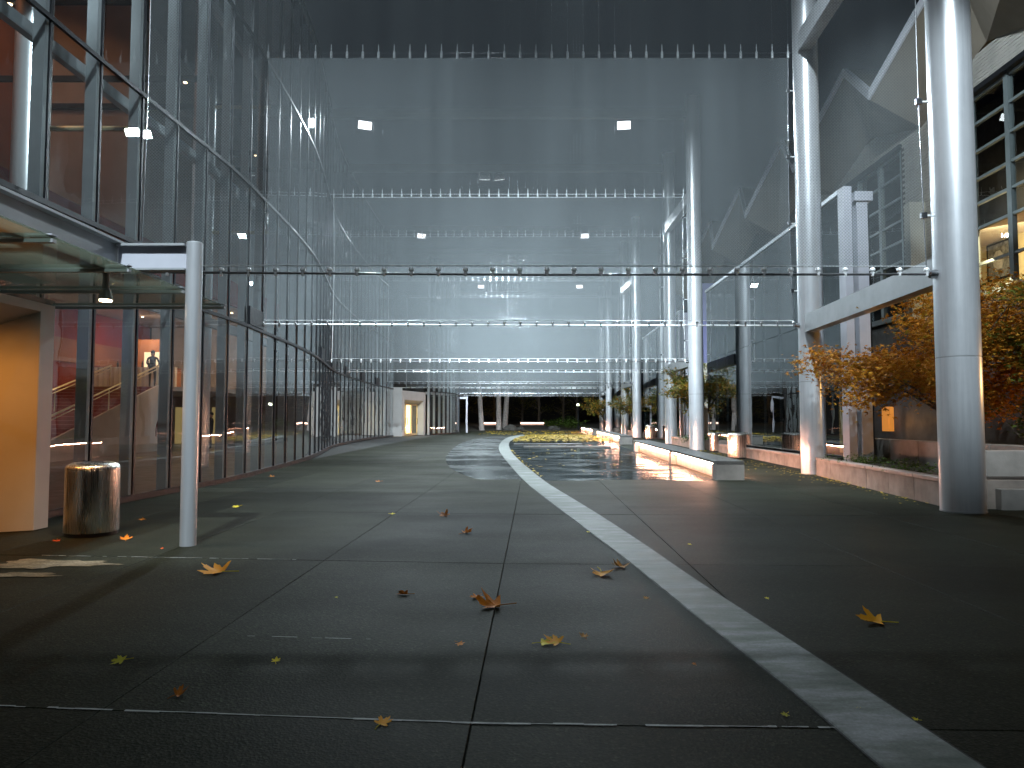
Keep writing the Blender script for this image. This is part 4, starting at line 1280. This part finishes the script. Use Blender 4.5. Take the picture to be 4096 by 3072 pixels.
for k in range(3):
    MB().bbox(k * 1.5 + 0.006, (k + 1) * 1.5 - 0.006, 0, 0.25, 0.5, 0.98, 0.012).obj("wall_block", "concrete", kw2)

# ================================================================== RIGHT BRICK HALL
BX = 14.0
hallb = thing("brick_hall", "cream brick hall with folded zigzag roof on the right", "building")
WIN = [(16.2, 21.5, 5.35, 11.4), (25.4, 30.6, 5.35, 11.4), (34.6, 39.8, 5.35, 11.4)]
def wallx(y):
    return BX + SL * (y - 20)
def brick_ok(y0, y1, z0, z1):
    for a, b, c, d in WIN:
        if y1 > a - 0.02 and y0 < b + 0.02 and z1 > c - 0.02 and z0 < d + 0.02:
            return False
    return True
# backing wall pieces around the windows
bw = MB()
edges = [12.0]
for a, b, c, d in WIN:
    edges += [a, b]
edges.append(60)
def wbox(mb, y0, y1, z0, z1, t0=0.0, t1=0.3):
    xa, xb = wallx(y0), wallx(y1)
    mb.add([(xa + t0, y0, z0), (xa + t1, y0, z0), (xb + t1, y1, z0), (xb + t0, y1, z0), (xa + t0, y0, z1), (xa + t1, y0, z1), (xb + t1, y1, z1), (xb + t0, y1, z1)],
           [(3, 2, 1, 0), (4, 5, 6, 7), (0, 1, 5, 4), (1, 2, 6, 5), (2, 3, 7, 6), (3, 0, 4, 7)])
for i in range(0, len(edges), 2):
    wbox(bw, edges[i], edges[i + 1], 5.0, 12.6)
for a, b, c, d in WIN:
    wbox(bw, a, b, 5.0, c)
    wbox(bw, a, b, d, 12.6)
bw.obj("wall", "mortar", hallb)
lw = MB(); wbox(lw, 12, 60, 0, 4.998, -0.02, 0.3); lw.obj("base_wall", "dark_wall", hallb)
# bricks: nearest as single parts, the rest joined
bh, bl = 0.10, 0.30
me_b = MB().box(-0.022, 0.03, 0.008, bl - 0.008, 0.009, bh - 0.009).mesh("brick", "brick_cream")
cand, rest = [], MB()
nr = int((12.55 - 5.35) / bh)
for r in range(nr):
    z = 5.38 + r * bh
    y = 13.0 + (0.5 * bl if r % 2 else 0)
    while y < 32.5:
        if brick_ok(y, y + bl, z, z + bh):
            cand.append((y, z))
        y += bl
cand2 = [c for c in cand if 21.5 < c[0] < 25.4]
single = set(sorted(cand2, key=lambda c: -c[1])[:290])
for y, z in cand:
    if (y, z) in single:
        link("brick", me_b, hallb, (wallx(y), y, z + rnd.uniform(-0.001, 0.001)), (0, 0, -SL))
    else:
        x = wallx(y)
        j = rnd.uniform(-0.004, 0.003)
        rest.box(x - 0.018 + j, x + 0.02, y + 0.008, y + bl - 0.008, z + 0.009, z + bh - 0.009)
rest.obj("brickwork", "brick_cream", hallb)["kind"] = "stuff"
# pilaster
for y in (23.9, 33.2):
    MB().box(wallx(y) - 0.55, wallx(y) - 0.02, y, y + 0.35, 5.0, 9.0).obj("pilaster", "cream_wall", hallb)
# windows
ROWS = [5.35, 6.25, 7.35, 8.1, 8.85, 9.7, 10.55, 11.4]
for wi, (a, b, c, d) in enumerate(WIN):
    f = MB()
    for y in (a + 0.05, b - 0.05):
        x = wallx(y) + 0.10
        f.box(x - 0.10, x + 0.10, y - 0.05, y + 0.05, c, d)
    ncol = 3
    for k in range(1, ncol):
        y = a + (b - a) * k / ncol
        x = wallx(y) + 0.10
        f.box(x - 0.07, x + 0.07, y - 0.09, y + 0.09, c, d)
    wf = f.obj("window", "window_steel", hallb)
    for z in ROWS:
        t = MB()
        xa, xb = wallx(a) + 0.10, wallx(b) + 0.10
        t.beam((xa, a + 0.1, min(max(z, c + 0.05), d - 0.05)), (xb, b - 0.1, min(max(z, c + 0.05), d - 0.05)), 0.10, 0.085)
        t.obj("window_bar", "window_steel", wf)
    for k in range(ncol):
        y0 = a + (b - a) * k / ncol + 0.09; y1 = a + (b - a) * (k + 1) / ncol - 0.09
        for q in range(len(ROWS) - 1):
            z0, z1 = ROWS[q] + 0.04, ROWS[q + 1] - 0.04
            x0, x1 = wallx(y0) + 0.12, wallx(y1) + 0.12
            tilt = rnd.uniform(-0.01, 0.01)
            MB().add([(x0, y0, z0), (x1, y1, z0), (x1 + tilt, y1, z1), (x0 + tilt, y0, z1)], [(3, 2, 1, 0)]).obj("pane", "window_glass", wf)
    s = MB(); wbox(s, a - 0.1, b + 0.1, c - 0.14, c - 0.003, -0.10, 0.2); s.obj("window_sill", "window_steel", wf)
    s = MB(); wbox(s, a - 0.1, b + 0.1, d + 0.003, d + 0.16, -0.12, 0.0); s.obj("window_head", "black_metal", wf)
# rooms behind
rm = MB()
rm.box(15.9, 16.0, 12, 24.6, 5.1, 7.4)
rm.obj("lit_room_wall", "room_yellow", hallb)
MB().box(14.35, 15.9, 24.5, 24.6, 5.1, 7.4).obj("lit_room_wall", "room_yellow", hallb)
MB().box(14.32, 16.0, 12, 24.6, 7.40, 7.48).obj("lit_room_ceiling", "cloth_white", hallb)
MB().box(14.35, 16.0, 12, 24.6, 5.0, 5.1).obj("room_floor", "lobby_wood", hallb)
MB().box(16.5, 16.6, 12, 60, 7.6, 12.5).obj("dark_room_wall", "dark_room", hallb)
MB().box(14.9, 15.0, 25, 60, 5.0, 7.6).obj("dark_room_wall", "dark_room", hallb)
area_light("room_lamp", (14.75, 21.0, 7.34), (15.9, 22.0, 6.2), 300, (1.0, 0.80, 0.45), 1.2, 5)
pic = thing("framed_picture", "grey portrait picture on the yellow wall in the lit window", "picture", (15.87, 22.95, 6.12), R(0))
MB().box(-0.02, 0.02, -0.62, 0.52, 0.0, 1.25).obj("picture_frame", "dark_room", pic)
MB().box(-0.03, -0.021, -0.54, 0.44, 0.07, 1.18).obj("picture_sheet", "picture_grey", pic)
MB().lathe([(0.16, 0), (0.25, 0.2), (0.23, 0.45), (0.1, 0.6)], 14).obj("picture_face", "picture_pale", pic, False, (-0.031, -0.05, 0.35)).scale = (0.01, 1, 1)
# folded roof: peaks and valleys
fold = []
y = 13.2
k = 0
while y < 62:
    fold.append((y, k % 2 == 0))
    y += 3.6
    k += 1
ro = []
for yy, peak in fold:
    x = wallx(yy) - 20 * 0
    ro.append((Vector((x - (1.0 if peak else 1.75), yy, 15.2 if peak else 12.6)), Vector((x - 0.02, yy, 12.7 if peak else 11.62)), Vector((x + 6, yy, 15.3 if peak else 12.7))))
for i in range(len(ro) - 1):
    (e0, w0, b0), (e1, w1, b1) = ro[i], ro[i + 1]
    MB().add([e0, e1, w1, w0], [(0, 1, 2, 3)]).obj("soffit_panel", "roof_concrete", hallb)
    up = Vector((0, 0, 0.34))
    ox = Vector((-0.06, 0, 0)); ix = Vector((0.14, 0, 0))
    MB().add([e0 + ox, e1 + ox, e1 + ox + up, e0 + ox + up, e0 + ix, e1 + ix, e1 + ix + up, e0 + ix + up],
             [(0, 1, 2, 3)[::-1], (4, 5, 6, 7), (0, 4, 5, 1), (3, 2, 6, 7), (0, 3, 7, 4), (1, 5, 6, 2)]).obj("fascia", "fascia_white", hallb)
    MB().add([e0 + ix + up * 0.9, e1 + ix + up * 0.9, b1, b0], [(3, 2, 1, 0)]).obj("roof_plate", "roof_concrete", hallb)
    gx2 = Vector((0.22, 0, 0))
    MB().add([w0 + gx2, w1 + gx2, Vector((w1.x + 0.22, w1.y, 11.3)), Vector((w0.x + 0.22, w0.y, 11.3))], [(0, 1, 2, 3)]).obj("wall_gable", "roof_concrete", hallb)
sco = tag(MB().bbox(13.80, 13.975, 26.0, 26.55, 1.15, 2.05, 0.02).obj("wall_lamp", "sconce_amber"), "small amber glowing wall lamp behind the maple trunk", "lamp")
spot("lamp_light", (13.6, 26.2, 1.6), (12.0, 22.0, 0.5), 40, (1.0, 0.45, 0.12), R(150), 1.0)
for yy, nm in ((17.6, "amber wall lamp just outside the right picture edge"), (12.8, "amber wall lamp nearest the camera on the brick hall")):
    tag(MB().bbox(wallx(yy) - 0.24, wallx(yy) - 0.03, yy, yy + 0.5, 2.0, 2.8, 0.02).obj("wall_lamp", "sconce_amber"), nm, "lamp")  # assumed lamps out of view, added for the amber light on maples and pillar
    spot("lamp_light", (wallx(yy) - 0.4, yy + 0.25, 2.5), (9.0, yy + 1.5, 2.6), 260, (1.0, 0.50, 0.13), R(155), 1.0)
# warm glow on the maples comes from the two assumed wall lamps out of view
# ================================================================== DARK GLASS PAVILIONS
def gx(y):
    return 9.45 + SL * (y - 20.6)
def pavilion(label, y0, y1, h, nb):
    t = thing("glass_pavilion", label, "pavilion", (0, 0, 0), 0, "dark glass pavilions on the right")
    st = (y1 - y0) / nb
    g = gz(y0) - 0.02
    for k in range(nb):
        a, b = y0 + k * st + 0.008, y0 + (k + 1) * st - 0.008
        for z0, z1 in ((g + 0.15, 4.6), (4.616, h)):
            MB().add([(gx(a), a, z0), (gx(b), b, z0), (gx(b), b, z1), (gx(a), a, z1)], [(3, 2, 1, 0)]).obj("glass_pane", "dark_glass", t)
    for k in range(nb + 1):
        yy = y0 + k * st
        MB().box(gx(yy) + 0.02, gx(yy) + 0.10, yy - 0.02, yy + 0.02, g, h).obj("glazing_bar", "grey_steel", t)
    MB().beam((gx(y0) + 0.02, y0, h + 0.06), (gx(y1) + 0.02, y1, h + 0.06), 0.16, 0.12).obj("roof_edge", "fin_steel", t)
    MB().beam((gx(y0) + 0.02, y0, g + 0.07), (gx(y1) + 0.02, y1, g + 0.07), 0.12, 0.14).obj("sill", "black_metal", t)
    MB().add([(gx(y0) + 0.1, y0, h), (gx(y0) + 0.9, y0, h), (gx(y1) + 0.9, y1, h), (gx(y1) + 0.1, y1, h)], [(0, 1, 2, 3)]).obj("roof", "dark_room", t)
    for yy, nm in ((y1, "end_pane"),):
        MB().add([(gx(yy) + 0.1, yy, g), (gx(yy) + 0.9, yy, g), (gx(yy) + 0.9, yy, h - 0.01), (gx(yy) + 0.1, yy, h - 0.01)], [(0, 1, 2, 3)]).obj(nm, "dark_glass", t)
    MB().add([(gx(y0) + 0.86, y0, g), (gx(y1) + 0.86, y1 - 0.05, g), (gx(y1) + 0.86, y1 - 0.05, h - 0.02), (gx(y0) + 0.86, y0, h - 0.02)], [(3, 2, 1, 0)]).obj("inner_wall", "dark_room", t)
    # white end posts
    MB().box(gx(y0) - 0.06, gx(y0) + 0.16, y0 - 0.42, y0 - 0.03, g, h + 0.12).obj("end_post", "white_steel", t)
    q = MB().box(gx(y0) + 0.28, gx(y0) + 0.58, y0 - 0.46, y0 - 0.18, g, h - 0.32)
    q.box(gx(y0) + 0.22, gx(y0) + 0.72, y0 - 0.50, y0 - 0.14, h - 0.318, h - 0.05)
    q.obj("tee_post", "white_steel", t)
    return t
pavilion("nearest dark glass pavilion behind the second pillar", 20.2, 36.0, 8.05, 9)
pavilion("second dark glass pavilion between the fourth and fifth pillars", 42.8, 57.0, 8.05, 8)
pavilion("most distant dark glass pavilion near the sixth pillar", 64.0, 80.0, 8.05, 8)
cu = tag(MB().beam((gx(21.2) + 0.78, 21.2, 1.3), (gx(22.3) + 0.78, 22.3, 1.3), 0.05, 1.5).obj("curtain", "lit_curtain"), "yellow lit curtain inside the nearest glass pavilion", "curtain")  # glowing panel made up for the yellow gleam in the pavilion glass
# lavender and cream block between the first two pavilions
an = thing("annex_block", "lavender and cream block rising behind the third pillar", "building", (0, 0, 0))
MB().box(10.6, 14.2, 41.4, 41.9, 4.9, 9.6).obj("upper_wall", "lavender", an)
MB().box(10.6, 14.2, 41.38, 41.9, 0.2, 4.898).obj("lower_wall", "cream_wall", an)
# grey framed door beside the fourth pillar
dt = thing("glass_door", "grey framed glass door left of the fourth pillar", "door", (10.35, 57.4, gz(57)), R(20))
for a in ((-0.5, -0.38, 0.0, 2.5), (0.38, 0.5, 0.0, 2.5), (-0.38, 0.38, 2.36, 2.5), (-0.38, 0.38, 0.0, 0.2)):
    MB().box(a[0], a[1], -0.04, 0.04, a[2], a[3]).obj("frame", "white_steel", dt)
MB().box(-0.38, 0.38, -0.01, 0.01, 0.2, 2.36).obj("pane", "dark_glass", dt)
MB().tube([(0.3, -0.06, 0.9), (0.3, -0.06, 1.3)], 0.02, 6).obj("handle", "steel", dt)

# ================================================================== FAR END
# raised lawn terrace with trees
tb = MB()
pts = []
for a, (yy, zz) in enumerate([(84, 0.29), (88, 0.42), (93, 0.75), (100, 0.95), (140, 1.2), (200, 1.5)]):
    tb.v += [(-70, yy, zz), (70, yy, zz)]
    if a:
        tb.f.append((2 * a - 2, 2 * a - 1, 2 * a + 1, 2 * a))
struct(tb.obj("lawn", "earth"))
def pale_tree(label, x, y, r, lean, h, seed):
    rr = random.Random(seed)
    t = thing("tree", label, "tree", (x, y, 0.35), 0, "pale trunked trees at the far end")
    m = MB().tube([(0, 0, -0.2), (lean * 0.25, 0, h * 0.25), (lean * 0.5, 0.1, h * 0.5), (lean, 0.1, h)], [r * 1.15, r, r * 0.9, r * 0.6], 12)
    tips = []
    for k in range(12):
        a = rr.uniform(0, 6.28)
        s = Vector((lean * 0.8, 0.1, h * rr.uniform(0.6, 0.95)))
        e = s + Vector((math.cos(a) * 2.4, math.sin(a) * 2.4, rr.uniform(0.5, 2.2)))
        m.tube([tuple(s), tuple(e)], [r * 0.3, 0.02], 6)
        tips += [e, s.lerp(e, 0.7)]
    m.obj("trunk", "pale_bark", t, True)
    leaf_cloud(tips, 1200, 0.2, 0.7, rr, 0.7).obj("crown", "far_leaves", t)
pale_tree("leftmost of three pale tree trunks under the rearmost scrim", -3.65, 86.0, 0.30, -0.55, 9.0, 51)
pale_tree("middle one of three pale tree trunks under the rearmost scrim", -1.62, 87.5, 0.32, -0.1, 9.2, 52)
pale_tree("rightmost of three pale tree trunks, greyer and leaning right", -0.95, 91.0, 0.34, 0.6, 9.0, 53)
# far dark trees, each with trunk and crown
FT = []
rr = random.Random(77)
for k in range(15):
    x = -22 + k * 3.3 + rr.uniform(-0.8, 0.8)
    y = 108 + rr.uniform(-5, 8)
    h = rr.uniform(6.5, 9.5)
    FT.append((x, y, h))
names = ["olive", "dark", "yellowing"]
for k, (x, y, h) in enumerate(FT):
    t = thing("tree", f"dark leafy tree in the far row behind the plaza", "tree", (x, y, 0.9), 0, "far row of dark trees")
    m = MB().tube([(0, 0, -0.2), (0.1, 0, h * 0.4), (0, 0, h * 0.8)], [0.2, 0.15, 0.05], 8)
    tips = []
    for q in range(26):
        a = rr.uniform(0, 6.28); zz = rr.uniform(0.18, 1.0)
        r = (0.5 + 1.6 * math.sin(math.pi * min(1, zz * 0.9 + 0.08))) * rr.uniform(0.5, 1)
        e = Vector((math.cos(a) * r, math.sin(a) * r, h * zz))
        m.tube([(0, 0, h * zz * 0.7), tuple(e)], [0.05, 0.01], 4)
        tips.append(e)
    m.obj("trunk", "bark", t)
    leaf_cloud(tips, 700, 0.2, 0.5, rr, 0.7).obj("crown", "far_leaves", t)
# far lit benches on the lawn
def far_bench(label, x, y, z, L):
    t = thing("bench", label, "bench", (x, y, z), 0, "lit benches on the far lawn")
    MB().bbox(0, L, 0, 0.6, 0.40, 0.5, 0.01).obj("seat_slab", "wet_concrete", t)
    MB().box(0.1, L - 0.1, 0.2, 0.5, 0, 0.398).obj("core_wall", "concrete", t)
    MB().box(0.15, L - 0.15, 0.05, 0.09, 0.20, 0.395).obj("light_strip", emit("led_far", (1.0, 0.62, 0.48), 5.0) if "led_far" not in MATS else "led_far", t)
far_bench("left of two pink lit benches between the pale trunks", -4.55, 97, 0.86, 3.2)
far_bench("right of two pink lit benches out on the far dark lawn", 1.05, 98, 0.86, 3.5)
# rocks and shrubs
def rock(label, x, y, s, seed):
    rr = random.Random(seed)
    m = MB()
    prof = []
    for k in range(7):
        a = k / 6 * math.pi / 2
        prof.append((s * math.cos(a) + 0.02, s * 0.75 * math.sin(a)))
    m.lathe(prof, 12)
    m.v = [(vx * rr.uniform(0.85, 1.15), vy * rr.uniform(0.7, 1.0), vz * rr.uniform(0.85, 1.1) - 0.05) for vx, vy, vz in m.v]
    tag(m.obj("boulder", "rock", None, False, (x, y, gz(y) + 0.08)), label, "boulder", "boulders at the far end")
rock("grey boulder at the foot of the rightmost pale trunk", -0.2, 87, 0.9, 3)
rock("smaller grey boulder right of the pale trunks", 1.0, 88, 0.6, 4)
rock("pale boulder under the far shrubs left of the third bench", 5.2, 88.5, 0.8, 5)
for k, (x, y, r, h) in enumerate([(5.0, 89, 1.2, 1.5), (6.6, 88, 1.3, 1.6), (7.6, 87, 1.1, 1.3)]):
    shrub(["leftmost far green shrub beyond the pool", "middle far green shrub beyond the pool", "rightmost far green shrub beyond the pool"][k], x, y, 0.35, r, h, 700, 60 + k, 0.16)
# far street lamp, then an assumed unseen one that warms the far leaves
sl = thing("street_lamp", "far street lamp beside the seventh pillar", "street lamp", (8.0, 86.0, 0.3))
MB().tube([(0, 0, 0), (0, 0, 3.0)], 0.05, 8).obj("post", "black_metal", sl)
MB().lathe([(0.10, 3.0), (0.16, 3.06), (0.14, 3.22), (0.05, 3.28)], 12).obj("lamp_head", "far_white", sl)
area_light("street_light", (-16, 99, 7.5), (-14, 108, 3), 420, (1.0, 0.66, 0.18), 1, 1)  # light of an assumed lamp, added for the lit far foliage
assumed_sl = thing("street_lamp", "hidden street lamp among the far trees behind the glass hall", "street lamp", (-16, 98.6, 0.9))  # assumed unseen post standing under the added light
MB().tube([(0, 0, 0), (0, 0, 6.6)], 0.06, 8).obj("post", "black_metal", assumed_sl)
MB().lathe([(0.16, 6.6), (0.3, 6.7), (0.2, 6.95)], 12).obj("lamp_head", "grey_steel", assumed_sl)
# dark building mass far away
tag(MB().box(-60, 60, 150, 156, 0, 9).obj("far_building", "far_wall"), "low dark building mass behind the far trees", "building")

# ================================================================== FALLEN LEAVES
def leaf_mesh(name, w, curl, seed, mat, roll=False):
    rr = random.Random(seed)
    # outline of a maple leaf in polar form (angle from the tip, radius), one half then mirrored
    half = [(0, 1.0), (8, .78), (14, .80), (22, .52), (30, .48), (38, .72), (46, .92), (54, .72), (62, .72), (74, .42), (84, .40), (96, .62), (108, .70), (118, .48), (140, .30), (165, .22)]
    out = [(a, r * rr.uniform(0.9, 1.08)) for a, r in half] + [(360 - a, r * rr.uniform(0.9, 1.08)) for a, r in reversed(half[1:])]
    s = w / 1.75
    vs = [(0, 0, 0)]
    n = len(out)
    for ring in (0.5, 1.0):
        for a, r in out:
            q = R(a)
            vs.append((math.sin(q) * r * ring, math.cos(q) * r * ring, 0))
    ph = rr.uniform(0, 6.28)
    V = []
    for x, y, z in vs:
        d = math.hypot(x, y)
        if roll:
            ang = x * 3.0
            z = 0.28 * (1 - math.cos(ang)) ; x2 = 0.28 * math.sin(ang); x = x2
        else:
            lift = curl * (0.55 * d * d + 0.35 * d * math.sin(3 * math.atan2(y, x) + ph) * d) + 0.10 * abs(x) * curl
            z = lift
        V.append([x * s, y * s, z * s])
    zm = min(v[2] for v in V)
    V = [(x, y, z - zm + 0.004) for x, y, z in V]
    fs = []
    for k in range(n):
        j = (k + 1) % n
        fs.append((0, 1 + j, 1 + k))
        fs.append((1 + k, 1 + j, 1 + n + j, 1 + n + k))
    m = MB().add(V, fs)
    return m
LV = [  # x, y, width, colour, curl, rotation, roll, label
    (473, 1237, 66, "gold", 0.55, 80, 0, "large golden curled maple leaf below the foot of the canopy post"),
    (272, 1166, 29, "orange", 0.4, 20, 0, "orange maple leaf right of the large bin's foot"),
    (123, 1169, 18, "red", 0.4, 200, 0, "small red leaf in front of the amber portal"),
    (308, 1124, 15, "orange", 0.3, 70, 0, "small orange leaf between the large bin and the canopy post"),
    (350, 1186, 8, "red", 0.2, 10, 0, "tiny reddish leaf scrap left of the canopy post's foot"),
    (513, 1096, 17, "yellow", 0.3, 130, 0, "small yellow leaf right of the canopy post near the glass hall"),
    (588, 1031, 15, "brown", 0.4, 40, 0, "small brown leaf at the foot of the glass hall"),
    (818, 1041, 15, "brown", 0.3, 110, 0, "most distant brown leaf on the open paving"),
    (847, 1111, 13, "yellow", 0.3, 250, 0, "small yellow leaf left of the brown curled ones at mid distance"),
    (960, 1115, 27, "brown", 0.7, 30, 0, "brown curled leaf, farther of two near the paving joint"),
    (1005, 1152, 25, "orange", 0.9, 300, 0, "orange cupped leaf, nearer of two by the mid paving joint"),
    (875, 1285, 31, "brown", 0.2, 85, 1, "brown leaf rolled into a tube on the middle paving"),
    (1032, 1291, 31, "orange", 0.5, 150, 0, "orange leaf just behind the largest brown orange leaf"),
    (1070, 1310, 70, "orange", 0.75, 90, 0, "largest brown orange leaf lying across the centre joint"),
    (992, 1393, 21, "orange", 0.3, 220, 0, "small flat orange leaf left of the centre joint"),
    (1175, 1391, 40, "yellow", 0.35, 270, 0, "yellow leaf, left half of the overlapping golden pair"),
    (1203, 1390, 46, "gold", 0.35, 60, 0, "golden leaf, right half of the overlapping golden pair"),
    (1262, 1377, 19, "tan", 0.6, 10, 0, "small tan leaf right of the golden pair"),
    (1300, 1241, 50, "gold", 0.7, 180, 0, "gold leaf with raised dark tips left of the pale band"),
    (1343, 1225, 40, "tan", 0.9, 130, 0, "tan folded leaf touching the pale band's left edge"),
    (1397, 1294, 13, "tan", 0.4, 45, 0, "tiny tan leaf between the gold leaf and the pale band"),
    (1657, 1294, 10, "yellow", 0.2, 0, 0, "tiny yellow leaf alone right of the pale band"),
    (1895, 1345, 64, "gold", 0.55, 70, 0, "large gold leaf lying far right on the dark paving"),
    (263, 1431, 36, "green", 0.12, 95, 0, "flat dull green leaf on the left paving"),
    (596, 1430, 21, "yellow", 0.15, 10, 0, "small pale yellow leaf on the left middle paving"),
    (385, 1502, 35, "brown", 0.9, 310, 0, "brown orange crumpled leaf in the left foreground"),
    (825, 1565, 42, "gold", 0.3, 330, 0, "gold star shaped leaf just above the foreground joint"),
    (1697, 1546, 19, "green", 0.2, 120, 0, "small yellow green leaf left of the pale band in the foreground"),
    (1857, 1534, 11, "yellow", 0.2, 10, 0, "tiny yellow leaf lying on the pale band"),
    (1980, 1557, 15, "yellow", 0.4, 60, 0, "small yellow leaf on the right edge of the pale band"),
    (1500, 1437, 10, "brown", 0.2, 20, 0, "tiny brown leaf left of the pale band at mid foreground"),
    (1271, 1150, 9, "yellow", 0.2, 20, 0, "tiny yellow leaf on the far part of the pale band"),
    (1490, 1177, 9, "yellow", 0.2, 20, 0, "tiny yellow leaf in front of the longest bench"),
    (727, 1292, 8, "green", 0.2, 20, 0, "tiny green leaf scrap on the middle left paving"),
]
F = 1534.0
def ground_at(u, v):
    p = R(2.93)
    xc, yc = (u - 1106) / F, (829.5 - v) / F
    d = Vector((xc, math.cos(p) - yc * math.sin(p), math.sin(p) + yc * math.cos(p)))
    t = -EYE / d.z
    return d.x * t, d.y * t
for k, (u, v, w, c, curl, rot, roll, lab) in enumerate(LV):
    x, y = ground_at(u, v)
    size = w / F * y * 1.18
    o = leaf_mesh("leaf", size, curl, 100 + k, c, roll)
    tilt = R(0 if roll else rnd.uniform(6, 15))
    t = thing("fallen_leaf", lab, "leaf", (x, y, 0.011), 0, "maple leaves fallen on the paving")
    t.rotation_euler = (Matrix.Rotation(tilt, 3, 'X') @ Matrix.Rotation(R(rot), 3, 'Z')).to_euler()
    mt = t.rotation_euler.to_matrix()
    t.location.z = 0.006 - min((mt @ Vector(q)).z for q in o.v)
    o.obj("blade", "leaf_" + c, t, True)
    s = size / 1.75
    MB().tube([(0, -0.15 * s, 0.006 + 0.02 * s), (0.05 * s, -0.6 * s, 0.05 * s + 0.004), (0.16 * s, -0.95 * s, 0.03 * s + 0.005)], [0.02 * s + 0.0006] * 3, 5).obj("stalk", "leaf_" + ("yellow" if c in ("gold", "yellow", "green") else "brown"), t)
# leaf litter at the far end of the pool, by the bench and planters
lt = MB()
rr = random.Random(5)
def litter(n, fx, s0):
    for _ in range(n):
        x, y = fx()
        z = gz(y) + 0.016 + rr.uniform(0, 0.02)
        s = s0 * rr.uniform(0.6, 1.4)
        a = rr.uniform(0, 6.28)
        pts = []
        for k in range(5):
            b = a + k * 1.2566
            r = s * (1.0 if k % 2 == 0 else 0.65)
            pts.append((x + math.cos(b) * r, y + math.sin(b) * r, z + rr.uniform(0, 0.35) * s))
        lt.add(pts, [tuple(range(5))])
def f_pool():
    y = 44 + 18 * (1 - rr.random() ** 2)
    return rr.uniform(xat(re_, min(y, 60)) + 0.1, 6.8), y
litter(2600, f_pool, 0.11)
litter(420, lambda: (rr.uniform(-3, 7.5), rr.uniform(62, 84)), 0.11)
litter(60, lambda: (rr.uniform(0.6, 4.5), rr.uniform(20, 42)), 0.06)
def f_plant():
    y = rr.uniform(17, 33)
    return 8.35 + 0.03 * (y - 18) - abs(rr.gauss(0, 0.45)), y
litter(260, f_plant, 0.035)
def f_edge():
    y = rr.uniform(13, 20)
    return 7.65 + 0.11 * (y - 12.7) - abs(rr.gauss(0, 0.25)), y
litter(90, f_edge, 0.03)
def f_band():
    y = rr.uniform(19, 33)
    return xat(re_, y) + abs(rr.gauss(0, 0.06)), y
litter(50, f_band, 0.05)
tag(lt.obj("leaf_litter", "litter"), kind="stuff")
